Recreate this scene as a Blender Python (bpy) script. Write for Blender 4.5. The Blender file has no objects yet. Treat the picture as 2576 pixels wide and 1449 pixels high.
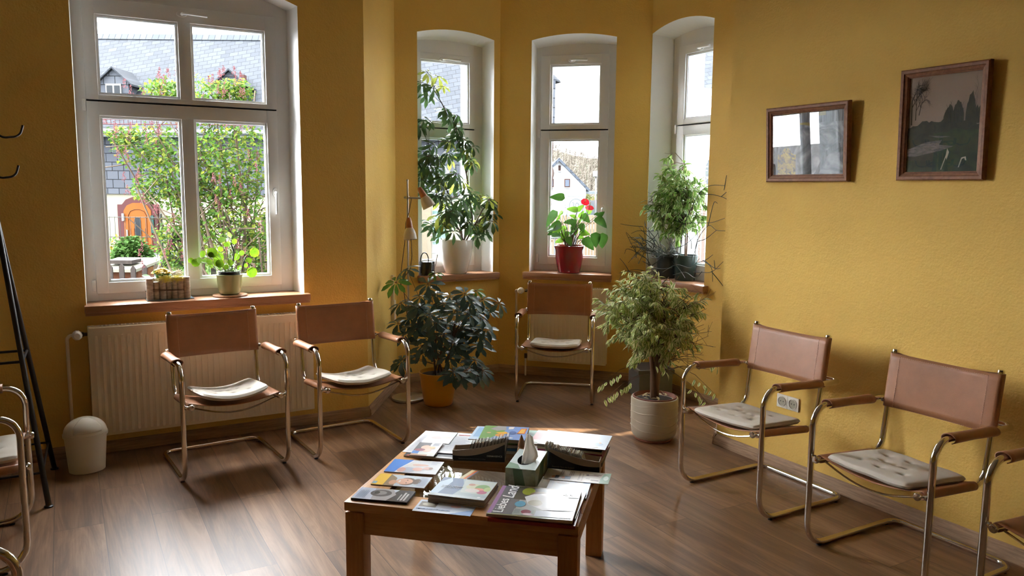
import bpy, bmesh, math, random
from mathutils import Vector, Matrix, Euler
C = bpy.context.scene
COL = C.collection
R = math.radians
random.seed(7)

# ---------------------------------------------------------------- camera
cd = bpy.data.cameras.new('camera')
cam = bpy.data.objects.new('camera', cd); COL.objects.link(cam)
cd.sensor_fit = 'HORIZONTAL'; cd.sensor_width = 36.0
cd.lens = 1990.69 * 36.0 / 2576.0
cd.clip_start = 0.05; cd.clip_end = 500
HEAD, PITCH, ROLL = R(29.4906), R(7.1535), R(0.5057)
fw = Vector((math.sin(HEAD)*math.cos(PITCH), math.cos(HEAD)*math.cos(PITCH), -math.sin(PITCH)))
rt = Vector((math.cos(HEAD), -math.sin(HEAD), 0)); up = rt.cross(fw)
r2 = rt*math.cos(ROLL) + up*math.sin(ROLL); u2 = -rt*math.sin(ROLL) + up*math.cos(ROLL)
M = Matrix((r2, u2, -fw)).transposed().to_4x4(); M.translation = Vector((0, 0, 1.6))
cam.matrix_world = M
C.camera = cam

# ---------------------------------------------------------------- world, sun, exposure
w = bpy.data.worlds.new('sky'); C.world = w; w.use_nodes = True
bg = w.node_tree.nodes['Background']
SUND = Vector((-.66, .394, .643)).normalized()
_nt = w.node_tree
_tc = _nt.nodes.new('ShaderNodeTexCoord'); _dp = _nt.nodes.new('ShaderNodeVectorMath'); _dp.operation = 'DOT_PRODUCT'; _dp.inputs[1].default_value = SUND
_nt.links.new(_tc.outputs['Generated'], _dp.inputs[0])
_mr = _nt.nodes.new('ShaderNodeMapRange'); _mr.interpolation_type = 'SMOOTHSTEP'      # hazy glow around the sun
_mr.inputs['From Min'].default_value = .35; _mr.inputs['From Max'].default_value = 1.0; _mr.inputs['To Min'].default_value = 15.5; _mr.inputs['To Max'].default_value = 68.0
_nt.links.new(_dp.outputs['Value'], _mr.inputs['Value']); _nt.links.new(_mr.outputs[0], bg.inputs[1])
bg.inputs[0].default_value = (0.94, 0.96, 1.0, 1)
sl = bpy.data.lights.new('sun', 'SUN'); sl.energy = 16.0; sl.angle = R(0.8); sl.color = (1, .95, .86)
sun = bpy.data.objects.new('sun', sl); COL.objects.link(sun)
sd = Vector((.66, -.394, -.643)).normalized()
sun.rotation_euler = sd.to_track_quat('-Z', 'Y').to_euler()
sun.location = (-6, 10, 9)
C.view_settings.view_transform = 'Standard'; C.view_settings.look = 'None'
C.view_settings.exposure = 0.60; C.view_settings.gamma = 1.0
C.view_settings.use_curve_mapping = False
C.cycles.max_bounces = 10; C.cycles.diffuse_bounces = 6; C.cycles.transmission_bounces = 8
C.cycles.transparent_max_bounces = 12
C.cycles.sample_clamp_indirect = 8
C.cycles.use_denoising = True

# ---------------------------------------------------------------- helpers
class G:
    def __init__(s): s.v = []; s.f = []; s.m = []; s.uv = {}
    def quad(s, pts, m=0):
        b = len(s.v); s.v += [tuple(p) for p in pts]; s.f.append(tuple(range(b, b+len(pts)))); s.m.append(m)
    def box(s, a, b, m=0, T=None):
        x0, y0, z0 = a; x1, y1, z1 = b
        P = [(x0,y0,z0),(x1,y0,z0),(x1,y1,z0),(x0,y1,z0),(x0,y0,z1),(x1,y0,z1),(x1,y1,z1),(x0,y1,z1)]
        if T is not None: P = [tuple(T @ Vector(p)) for p in P]
        k = len(s.v); s.v += P
        for q in [(0,3,2,1),(4,5,6,7),(0,1,5,4),(1,2,6,5),(2,3,7,6),(3,0,4,7)]:
            s.f.append(tuple(k+i for i in q)); s.m.append(m)
    def bbox(s, a, b, bev=.004, m=0):
        """box with chamfered vertical + horizontal edges"""
        x0,y0,z0 = a; x1,y1,z1 = b; e = min(bev, (x1-x0)/2.1, (y1-y0)/2.1, (z1-z0)/2.1)
        bm = bmesh.new(); bmesh.ops.create_cube(bm, size=1)
        for v in bm.verts: v.co = Vector(((x0+x1)/2+v.co.x*(x1-x0), (y0+y1)/2+v.co.y*(y1-y0), (z0+z1)/2+v.co.z*(z1-z0)))
        bmesh.ops.bevel(bm, geom=bm.edges[:], offset=e, segments=2, affect='EDGES', profile=.6)
        s.bm(bm, m)
    def bm(s, bm, m=0, T=None):
        k = len(s.v); bm.verts.index_update()
        for v in bm.verts: s.v.append(tuple(T @ v.co) if T is not None else tuple(v.co))
        for f in bm.faces: s.f.append(tuple(k+v.index for v in f.verts)); s.m.append(m)
        bm.free()
    def tube(s, pts, r, n=10, closed=False, m=0, cap=True):
        P = [Vector(p) for p in pts]; N = len(P)
        rr = r if isinstance(r, (list, tuple)) else [r]*N
        k = len(s.v); prev = None
        for i in range(N):
            if closed: t = (P[(i+1) % N] - P[i-1])
            else: t = P[min(i+1, N-1)] - P[max(i-1, 0)]
            if t.length < 1e-9: t = Vector((0,0,1))
            t.normalize()
            if prev is None:
                a = Vector((0,0,1)) if abs(t.z) < .9 else Vector((1,0,0))
                x = t.cross(a).normalized()
            else:
                x = prev - t*prev.dot(t)
                x = x.normalized() if x.length > 1e-6 else t.orthogonal().normalized()
            prev = x; y = t.cross(x)
            for j in range(n):
                a = 2*math.pi*j/n; s.v.append(tuple(P[i] + (x*math.cos(a)+y*math.sin(a))*rr[i]))
        L = N if closed else N-1
        for i in range(L):
            for j in range(n):
                a = k+i*n+j; b = k+i*n+(j+1) % n; c = k+((i+1) % N)*n+(j+1) % n; d = k+((i+1) % N)*n+j
                s.f.append((a, b, c, d)); s.m.append(m)
        if cap and not closed:
            s.f.append(tuple(k+j for j in range(n))[::-1]); s.m.append(m)
            s.f.append(tuple(k+(N-1)*n+j for j in range(n))); s.m.append(m)
    def lathe(s, prof, c=(0,0,0), n=40, m=0, T=None, sx=1, sy=1):
        k = len(s.v); N = len(prof)
        for (r, z) in prof:
            for j in range(n):
                a = 2*math.pi*j/n; p = Vector((c[0]+r*math.cos(a)*sx, c[1]+r*math.sin(a)*sy, c[2]+z))
                s.v.append(tuple(T @ p) if T is not None else tuple(p))
        for i in range(N-1):
            for j in range(n):
                s.f.append((k+i*n+j, k+i*n+(j+1) % n, k+(i+1)*n+(j+1) % n, k+(i+1)*n+j)); s.m.append(m)
        s.f.append(tuple(k+j for j in range(n))[::-1]); s.m.append(m)
        s.f.append(tuple(k+(N-1)*n+j for j in range(n))); s.m.append(m)
    def prism(s, poly, a, b, axis=2, m=0, T=None):
        """poly of 2D points extruded from a to b along axis"""
        def mk(p, t):
            q = {0:(t,p[0],p[1]),1:(p[0],t,p[1]),2:(p[0],p[1],t)}[axis]
            return tuple(T @ Vector(q)) if T is not None else q
        k = len(s.v); n = len(poly); s.v += [mk(p, a) for p in poly]+[mk(p, b) for p in poly]
        s.f.append(tuple(k+i for i in range(n))[::-1]); s.m.append(m)
        s.f.append(tuple(k+n+i for i in range(n))); s.m.append(m)
        for i in range(n):
            j = (i+1) % n; s.f.append((k+i, k+j, k+n+j, k+n+i)); s.m.append(m)
    def leaf(s, p, d, nrm, L, W, fold=.25, droop=.3, m=0, seg=4, shape='ell'):
        """leaf from p along d with face normal nrm; UV u across, v along"""
        d = Vector(d).normalized(); nrm = Vector(nrm); x = d.cross(nrm)
        x = x.normalized() if x.length > 1e-6 else d.orthogonal().normalized()
        nn = x.cross(d)
        k = len(s.v); p = Vector(p)
        rows = []
        for i in range(seg+1):
            t = i/seg
            if shape == 'ell': wd = math.sin(math.pi*min(1, t**.85))**.8 if 0 < t < 1 else 0
            elif shape == 'heart': wd = (math.sin(math.pi*t**.55)**.75) if 0 < t < 1 else 0
            elif shape == 'round': wd = math.sqrt(max(0, 1-(2*t-1)**2))
            elif shape == 'paddle': wd = math.sin(math.pi*t**1.5)**.8 if 0 < t < 1 else 0
            q = p + d*(L*t) - nn*(droop*L*t*t)
            rows.append((q, wd*W/2, t))
        for (q, h, t) in rows:
            if h < 1e-5: s.v.append(tuple(q)); s.uv[len(s.v)-1] = (0, t)
            else:
                s.v.append(tuple(q - x*h + nn*(fold*h))); s.uv[len(s.v)-1] = (-1, t)
                s.v.append(tuple(q)); s.uv[len(s.v)-1] = (0, t)
                s.v.append(tuple(q + x*h + nn*(fold*h))); s.uv[len(s.v)-1] = (1, t)
        a = k; f = s.f; mm = s.m
        f.append((k, k+2, k+1)); mm.append(m); f.append((k, k+3, k+2)); mm.append(m)
        for i in range(1, seg-1):
            b = k+1+(i-1)*3
            f.append((b, b+1, b+4, b+3)); mm.append(m); f.append((b+1, b+2, b+5, b+4)); mm.append(m)
        b = k+1+(seg-2)*3
        f.append((b, b+1, b+3)); mm.append(m); f.append((b+1, b+2, b+3)); mm.append(m)

def smooth(pts, n=4):
    P = [Vector(p) for p in pts]; P = [P[0]*2-P[1]] + P + [P[-1]*2-P[-2]]; out = []
    for i in range(1, len(P)-2):
        for k in range(n):
            t = k/n; a, b, c, d = P[i-1:i+3]
            out.append(.5*((2*b)+(c-a)*t+(2*a-5*b+4*c-d)*t*t+(3*b-a-3*c+d)*t**3))
    return out+[P[-2]]
def fillet(pts, rad, n=6, closed=False):
    P = [Vector(p) for p in pts]; N = len(P); out = []
    for i in range(N):
        if not closed and (i == 0 or i == N-1): out.append(P[i]); continue
        a = P[i-1]; b = P[i]; c = P[(i+1) % N]
        r = rad[i] if isinstance(rad, (list, tuple)) else rad
        d1 = (a-b); d2 = (c-b); l1 = d1.length; l2 = d2.length; d1.normalize(); d2.normalize()
        ang = d1.angle(d2)
        if abs(ang-math.pi) < .02 or r <= 0: out.append(b); continue
        t = min(r/math.tan(ang/2), l1*.49, l2*.49); rr = t*math.tan(ang/2)
        ctr = b + (d1+d2).normalized()*(rr/math.sin(ang/2))
        s1 = b+d1*t-ctr; s2 = b+d2*t-ctr; th = s1.angle(s2)
        for k in range(n+1):
            u = k/n; out.append(ctr + (s1*math.sin((1-u)*th)+s2*math.sin(u*th))/math.sin(th))
    return out

def obj(name, g, mats, parent=None, smooth=True, angle=40):
    me = bpy.data.meshes.new(name); me.from_pydata(g.v, [], g.f)
    if not isinstance(mats, (list, tuple)): mats = [mats]
    for m in mats: me.materials.append(m)
    if len(mats) > 1: me.polygons.foreach_set('material_index', g.m)
    if g.uv:
        uvl = me.uv_layers.new(name='UVMap')
        vi = [0]*len(me.loops); me.loops.foreach_get('vertex_index', vi)
        fl = []
        for i in vi: fl += list(g.uv.get(i, (0, 0)))
        uvl.data.foreach_set('uv', fl)
    me.validate(); me.update()
    if smooth:
        me.polygons.foreach_set('use_smooth', [True]*len(me.polygons))
        try: me.set_sharp_from_angle(angle=R(angle))
        except Exception: pass
    o = bpy.data.objects.new(name, me); COL.objects.link(o)
    if parent: o.parent = parent
    return o

def tag(o, label, cat, group=None, kind=None):
    o['label'] = label; o['category'] = cat
    if group: o['group'] = group
    if kind: o['kind'] = kind
    return o
def empty(name, loc, rz, label, cat, group=None):
    o = bpy.data.objects.new(name, None); COL.objects.link(o); o.location = loc; o.rotation_euler = (0, 0, rz)
    o.empty_display_size = .1
    return tag(o, label, cat, group)
def struct(o): o['kind'] = 'structure'; return o
KIDS = {}
def copy_tree(o, parent=None):
    c = o.copy(); COL.objects.link(c)
    if parent: c.parent = parent
    for ch in [x for x in C.objects if x.parent == o]: copy_tree(ch, c)
    return c

# ---------------------------------------------------------------- materials
def node(nt, t, **kw):
    n = nt.nodes.new(t)
    for k, v in kw.items():
        if k in n.inputs: n.inputs[k].default_value = v
        else: setattr(n, k, v)
    return n
def mat(name, col, rough=.5, metal=0, bump=0, bscale=200, var=0, vscale=8, spec=.5, sub=0, coat=0, stretch=None, trans=0, uvmargin=None, em=0):
    m = bpy.data.materials.new(name); m.use_nodes = True; nt = m.node_tree
    b = nt.nodes['Principled BSDF']
    b.inputs['Base Color'].default_value = (*col, 1); b.inputs['Roughness'].default_value = rough
    b.inputs['Metallic'].default_value = metal; b.inputs['Specular IOR Level'].default_value = spec
    b.inputs['Coat Weight'].default_value = coat
    if trans: b.inputs['Transmission Weight'].default_value = trans
    if em: b.inputs['Emission Color'].default_value = (*col, 1); b.inputs['Emission Strength'].default_value = em
    tc = node(nt, 'ShaderNodeTexCoord'); mp = node(nt, 'ShaderNodeMapping')
    nt.links.new(tc.outputs['Object'], mp.inputs[0])
    if stretch: mp.inputs['Scale'].default_value = stretch
    src = None
    if var:
        n = node(nt, 'ShaderNodeTexNoise', Scale=vscale, Detail=5.0, Roughness=.6); nt.links.new(mp.outputs[0], n.inputs['Vector'])
        mr = node(nt, 'ShaderNodeMapRange'); nt.links.new(n.outputs['Fac'], mr.inputs['Value'])
        mr.inputs['From Min'].default_value = .3; mr.inputs['From Max'].default_value = .7
        mr.inputs['To Min'].default_value = 1-var; mr.inputs['To Max'].default_value = 1+var
        h = node(nt, 'ShaderNodeHueSaturation'); h.inputs['Color'].default_value = (*col, 1)
        nt.links.new(mr.outputs[0], h.inputs['Value']); src = h.outputs[0]
    if uvmargin:
        uvn = node(nt, 'ShaderNodeUVMap'); sp = node(nt, 'ShaderNodeSeparateXYZ'); nt.links.new(uvn.outputs[0], sp.inputs[0])
        ab = node(nt, 'ShaderNodeMath', operation='ABSOLUTE'); nt.links.new(sp.outputs[0], ab.inputs[0])
        ns = node(nt, 'ShaderNodeTexNoise', Scale=60.0); nt.links.new(tc.outputs['Object'], ns.inputs['Vector'])
        ad = node(nt, 'ShaderNodeMath', operation='MULTIPLY_ADD'); nt.links.new(ns.outputs['Fac'], ad.inputs[0]); ad.inputs[1].default_value = .8
        nt.links.new(ab.outputs[0], ad.inputs[2])
        cr = node(nt, 'ShaderNodeValToRGB'); cr.color_ramp.elements[0].position = uvmargin[1]; cr.color_ramp.elements[1].position = min(1, uvmargin[1]+.06)
        dv = node(nt, 'ShaderNodeMath', operation='DIVIDE'); nt.links.new(ad.outputs[0], dv.inputs[0]); dv.inputs[1].default_value = 1.8
        nt.links.new(dv.outputs[0], cr.inputs[0])
        mx = node(nt, 'ShaderNodeMix', data_type='RGBA'); nt.links.new(cr.outputs[0], mx.inputs['Factor'])
        if src: nt.links.new(src, mx.inputs[6])
        else: mx.inputs[6].default_value = (*col, 1)
        mx.inputs[7].default_value = (*uvmargin[0], 1); src = mx.outputs[2]
    if src: nt.links.new(src, b.inputs['Base Color'])
    if bump:
        n2 = node(nt, 'ShaderNodeTexNoise', Scale=bscale, Detail=3.0); nt.links.new(mp.outputs[0], n2.inputs['Vector'])
        bp = node(nt, 'ShaderNodeBump', Strength=bump, Distance=.002); nt.links.new(n2.outputs['Fac'], bp.inputs['Height'])
        nt.links.new(bp.outputs[0], b.inputs['Normal'])
    if sub:   # thin translucent foliage
        tr = node(nt, 'ShaderNodeBsdfTranslucent')
        if src: nt.links.new(src, tr.inputs[0])
        else: tr.inputs[0].default_value = (*col, 1)
        ms = node(nt, 'ShaderNodeMixShader', Fac=sub); out = nt.nodes['Material Output']
        nt.links.new(b.outputs[0], ms.inputs[1]); nt.links.new(tr.outputs[0], ms.inputs[2]); nt.links.new(ms.outputs[0], out.inputs[0])
    return m

def wall_mat(name, col):
    m = bpy.data.materials.new(name); m.use_nodes = True; nt = m.node_tree; b = nt.nodes['Principled BSDF']
    b.inputs['Roughness'].default_value = .75; b.inputs['Specular IOR Level'].default_value = .3
    tc = node(nt, 'ShaderNodeTexCoord')
    n = node(nt, 'ShaderNodeTexNoise', Scale=2.2, Detail=4.0); nt.links.new(tc.outputs['Object'], n.inputs['Vector'])
    mr = node(nt, 'ShaderNodeMapRange'); nt.links.new(n.outputs['Fac'], mr.inputs[0]); mr.inputs['To Min'].default_value = .9; mr.inputs['To Max'].default_value = 1.1
    h = node(nt, 'ShaderNodeHueSaturation'); h.inputs['Color'].default_value = (*col, 1); nt.links.new(mr.outputs[0], h.inputs['Value'])
    nt.links.new(h.outputs[0], b.inputs['Base Color'])
    v = node(nt, 'ShaderNodeTexNoise', Scale=90.0, Detail=2.0, Roughness=.5); nt.links.new(tc.outputs['Object'], v.inputs['Vector'])
    v2 = node(nt, 'ShaderNodeTexNoise', Scale=26.0, Detail=1.0); nt.links.new(tc.outputs['Object'], v2.inputs['Vector'])
    ad = node(nt, 'ShaderNodeMath', operation='ADD'); nt.links.new(v.outputs['Fac'], ad.inputs[0]); nt.links.new(v2.outputs['Fac'], ad.inputs[1])
    bp = node(nt, 'ShaderNodeBump', Strength=.42, Distance=.005); nt.links.new(ad.outputs[0], bp.inputs['Height']); nt.links.new(bp.outputs[0], b.inputs['Normal'])
    return m

def wood_mat(name, c1, c2, scale=(1, 12, 12), rough=.4, ring=6.0, knots=0):
    m = bpy.data.materials.new(name); m.use_nodes = True; nt = m.node_tree; b = nt.nodes['Principled BSDF']
    b.inputs['Roughness'].default_value = rough
    tc = node(nt, 'ShaderNodeTexCoord'); mp = node(nt, 'ShaderNodeMapping'); mp.inputs['Scale'].default_value = scale
    nt.links.new(tc.outputs['Object'], mp.inputs[0])
    n = node(nt, 'ShaderNodeTexNoise', Scale=ring, Detail=6.0, Roughness=.65, Distortion=.6); nt.links.new(mp.outputs[0], n.inputs['Vector'])
    cr = node(nt, 'ShaderNodeValToRGB'); nt.links.new(n.outputs['Fac'], cr.inputs[0])
    cr.color_ramp.elements[0].position = .32; cr.color_ramp.elements[0].color = (*c2, 1)
    cr.color_ramp.elements[1].position = .68; cr.color_ramp.elements[1].color = (*c1, 1)
    last = cr.outputs[0]
    if knots:
        v = node(nt, 'ShaderNodeTexVoronoi', Scale=knots); nt.links.new(tc.outputs['Object'], v.inputs['Vector'])
        k = node(nt, 'ShaderNodeValToRGB'); k.color_ramp.elements[0].position = .03; k.color_ramp.elements[1].position = .09
        k.color_ramp.elements[0].color = (.12, .04, .012, 1); k.color_ramp.elements[1].color = (1, 1, 1, 1)
        nt.links.new(v.outputs['Distance'], k.inputs[0])
        mx = node(nt, 'ShaderNodeMix', data_type='RGBA', blend_type='MULTIPLY'); mx.inputs['Factor'].default_value = 1
        nt.links.new(last, mx.inputs[6]); nt.links.new(k.outputs[0], mx.inputs[7]); last = mx.outputs[2]
    nt.links.new(last, b.inputs['Base Color'])
    bp = node(nt, 'ShaderNodeBump', Strength=.15, Distance=.001); nt.links.new(n.outputs['Fac'], bp.inputs['Height']); nt.links.new(bp.outputs[0], b.inputs['Normal'])
    return m

def floor_mat():
    m = bpy.data.materials.new('oak_laminate'); m.use_nodes = True; nt = m.node_tree; b = nt.nodes['Principled BSDF']
    tc = node(nt, 'ShaderNodeTexCoord'); mp = node(nt, 'ShaderNodeMapping')
    mp.inputs['Rotation'].default_value = (0, 0, R(90)); mp.inputs['Location'].default_value = (.25, .327, 0)
    nt.links.new(tc.outputs['Object'], mp.inputs[0])
    br = node(nt, 'ShaderNodeTexBrick'); nt.links.new(mp.outputs[0], br.inputs['Vector'])
    br.offset = .37; br.offset_frequency = 2
    for k, v in {'Scale':1.0, 'Mortar Size':.0016, 'Mortar Smooth':.3, 'Bias':0.0, 'Brick Width':1.28, 'Row Height':.2085}.items(): br.inputs[k].default_value = v
    br.inputs['Color1'].default_value = (0, 0, 0, 1); br.inputs['Color2'].default_value = (1, 1, 1, 1); br.inputs['Mortar'].default_value = (.5, .5, .5, 1)
    # grain, shifted per plank
    sc = node(nt, 'ShaderNodeVectorMath', operation='MULTIPLY'); sc.inputs[1].default_value = (5.5, .6, 1)
    nt.links.new(tc.outputs['Object'], sc.inputs[0])
    sh = node(nt, 'ShaderNodeVectorMath', operation='MULTIPLY_ADD'); nt.links.new(br.outputs['Color'], sh.inputs[0]); sh.inputs[1].default_value = (13, 7, 3)
    nt.links.new(sc.outputs[0], sh.inputs[2])
    n = node(nt, 'ShaderNodeTexNoise', Scale=1.6, Detail=8.0, Roughness=.62, Distortion=1.6); nt.links.new(sh.outputs[0], n.inputs['Vector'])
    sc2 = node(nt, 'ShaderNodeVectorMath', operation='MULTIPLY'); sc2.inputs[1].default_value = (90, 2.2, 1); nt.links.new(tc.outputs['Object'], sc2.inputs[0])
    n2 = node(nt, 'ShaderNodeTexNoise', Scale=1.5, Detail=4.0); nt.links.new(sc2.outputs[0], n2.inputs['Vector'])
    ad = node(nt, 'ShaderNodeMath', operation='MULTIPLY_ADD'); nt.links.new(n2.outputs['Fac'], ad.inputs[0]); ad.inputs[1].default_value = .25; nt.links.new(n.outputs['Fac'], ad.inputs[2])
    cr = node(nt, 'ShaderNodeValToRGB'); nt.links.new(ad.outputs[0], cr.inputs[0])
    e = cr.color_ramp.elements; e[0].position = .38; e[0].color = (.104, .052, .025, 1); e[1].position = .82; e[1].color = (.29, .166, .088, 1)
    x = e.new(.56); x.color = (.155, .081, .039, 1)
    x = e.new(.66); x.color = (.212, .114, .055, 1)
    rg = node(nt, 'ShaderNodeMapRange'); nt.links.new(br.outputs['Color'], rg.inputs[0]); rg.inputs['To Min'].default_value = .8; rg.inputs['To Max'].default_value = 1.15
    h = node(nt, 'ShaderNodeHueSaturation'); nt.links.new(cr.outputs[0], h.inputs['Color']); nt.links.new(rg.outputs[0], h.inputs['Value'])
    mx = node(nt, 'ShaderNodeMix', data_type='RGBA'); nt.links.new(br.outputs['Fac'], mx.inputs['Factor']); nt.links.new(h.outputs[0], mx.inputs[6]); mx.inputs[7].default_value = (.07, .035, .018, 1)
    nt.links.new(mx.outputs[2], b.inputs['Base Color'])
    b.inputs['Roughness'].default_value = .40; b.inputs['Specular IOR Level'].default_value = .50
    bp = node(nt, 'ShaderNodeBump', Strength=.12, Distance=.001); nt.links.new(ad.outputs[0], bp.inputs['Height']); nt.links.new(bp.outputs[0], b.inputs['Normal'])
    return m

def brick_mat(name, c1, c2, mortar, bw, rh, ms=.012, rot=0, axes='xz', rough=.7, offset=.5, var=.2):
    m = bpy.data.materials.new(name); m.use_nodes = True; nt = m.node_tree; b = nt.nodes['Principled BSDF']; b.inputs['Roughness'].default_value = .9; b.inputs['Specular IOR Level'].default_value = .08
    uvn = node(nt, 'ShaderNodeTexCoord'); mp = node(nt, 'ShaderNodeMapping')
    # object coordinates: x along the facade, z up
    if axes == 'xz':
        cb = node(nt, 'ShaderNodeSeparateXYZ'); nt.links.new(uvn.outputs['Object'], cb.inputs[0])
        cc = node(nt, 'ShaderNodeCombineXYZ'); nt.links.new(cb.outputs[0], cc.inputs[0]); nt.links.new(cb.outputs[2], cc.inputs[1])
        nt.links.new(cc.outputs[0], mp.inputs[0])
    else: nt.links.new(uvn.outputs['Object'], mp.inputs[0])
    mp.inputs['Rotation'].default_value = (0, 0, rot)
    br = node(nt, 'ShaderNodeTexBrick'); nt.links.new(mp.outputs[0], br.inputs['Vector']); br.offset = offset
    for k, v in {'Scale':1.0, 'Mortar Size':ms, 'Mortar Smooth':.2, 'Bias':0.0, 'Brick Width':bw, 'Row Height':rh}.items(): br.inputs[k].default_value = v
    br.inputs['Color1'].default_value = (*c1, 1); br.inputs['Color2'].default_value = (*c2, 1); br.inputs['Mortar'].default_value = (*mortar, 1)
    nt.links.new(br.outputs['Color'], b.inputs['Base Color'])
    return m

YEL = wall_mat('yellow_woodchip_wallpaper', (.78, .515, .125))
WHT = mat('white_plaster', (.87, .87, .85), .7, bump=.25, bscale=120)
RENDER = mat('outer_wall_render', (.46, .49, .51), .85)
UPVC = mat('white_window_plastic', (.80, .80, .78), .35)
UPVG = mat('window_gasket', (.55, .57, .58), .5)
CEIL = mat('ceiling_white', (.66, .63, .56), .8)
FLOOR = floor_mat()
SILL = wood_mat('sill_wood', (.42, .22, .12), (.31, .15, .075), (1.2, 14, 14), .35)
SKIRT = wood_mat('skirting_wood', (.46, .29, .165), (.22, .13, .07), (1.2, 22, 22), .7)
PINE = wood_mat('pine', (.62, .33, .125), (.50, .235, .07), (14, 1.2, 14), .38, knots=0)
PINEX = wood_mat('pine_along', (.62, .33, .125), (.50, .235, .07), (1.2, 14, 14), .38, knots=5)
PINEZ = wood_mat('pine_upright', (.56, .27, .085), (.44, .19, .05), (14, 14, 1.2), .4, knots=6)
CHROME = mat('chrome', (.82, .79, .74), .09, 1.0)
STEEL = mat('brushed_steel', (.55, .54, .52), .3, 1.0)
LEATH = mat('tan_leather', (.36, .155, .068), .42, bump=.25, bscale=500, var=.12, vscale=9, spec=.5)
STITCH = mat('leather_stitching', (.62, .38, .25), .7)
CUSH = mat('cream_cushion_cloth', (.66, .60, .50), .9, bump=.5, bscale=900)
BLACK = mat('black_metal', (.012, .012, .013), .35)
BLKGL = mat('black_gloss', (.008, .008, .010), .06)
RADI = mat('radiator_enamel', (.82, .72, .53), .38)
GRILLE_SHADE = mat('grille_shade', (.25, .2, .13), .6)
PLAST = mat('white_plastic', (.80, .76, .66), .4)
BINM = mat('bin_plastic', (.84, .79, .64), .45)
DARKH = mat('dark_gap', (.01, .01, .01), .8)
SOIL = mat('potting_soil', (.035, .022, .014), .95, bump=1, bscale=90)

def glass_mat(name='window_glass', tint=(1, 1, 1), rough=0.0):
    m = bpy.data.materials.new(name); m.use_nodes = True; nt = m.node_tree
    for n in list(nt.nodes):
        if n.type == 'BSDF_PRINCIPLED': nt.nodes.remove(n)
    out = nt.nodes['Material Output']
    tr = node(nt, 'ShaderNodeBsdfTransparent'); tr.inputs[0].default_value = (*tint, 1)
    gl = node(nt, 'ShaderNodeBsdfGlossy', Roughness=rough)
    fr = node(nt, 'ShaderNodeFresnel', IOR=1.45); ge = node(nt, 'ShaderNodeNewGeometry'); mi = node(nt, 'ShaderNodeMix', data_type='FLOAT')
    nt.links.new(ge.outputs['Backfacing'], mi.inputs['Factor']); mi.inputs[2].default_value = 1.45; mi.inputs[3].default_value = 1/1.45; nt.links.new(mi.outputs[0], fr.inputs['IOR'])   # same reflectance on both faces of the pane
    ms = node(nt, 'ShaderNodeMixShader')
    nt.links.new(fr.outputs[0], ms.inputs[0]); nt.links.new(tr.outputs[0], ms.inputs[1]); nt.links.new(gl.outputs[0], ms.inputs[2])
    nt.links.new(ms.outputs[0], out.inputs[0])
    return m
GLASS = glass_mat('window_glass', (.96, .97, .97))
TGLASS = glass_mat('table_glass', (.80, .84, .82))
PGLASS = glass_mat('picture_glass', (.97, .97, .97))

# ================================================================ ROOM
ZC = 3.40; ZB = -.05; TO = .25; TT = .50     # reveal depth to frame, wall thickness
A = (1.80, 5.22); B = (2.318, 6.0); BC = (3.26, 6.0); CD = (4.15, 5.11); Ee = (4.15, 4.17); Dd = (3.54, 3.60)
XL, YB_ = -4.0, -4.6

def arch(x0, x1, z0, zs, rise, n=14):
    """outline of an opening from lower left, clockwise over the arch: list of (x,z)"""
    pts = [(x0, z0), (x0, zs)]
    w_ = (x1-x0)/2; rad = (w_*w_+rise*rise)/(2*rise); cx_ = (x0+x1)/2; cz = zs+rise-rad; a0 = math.asin(w_/rad)
    for i in range(1, n):
        a = -a0 + 2*a0*i/n; pts.append((cx_+rad*math.sin(a), cz+rad*math.cos(a)))
    pts += [(x1, zs), (x1, z0)]
    return pts

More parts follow.
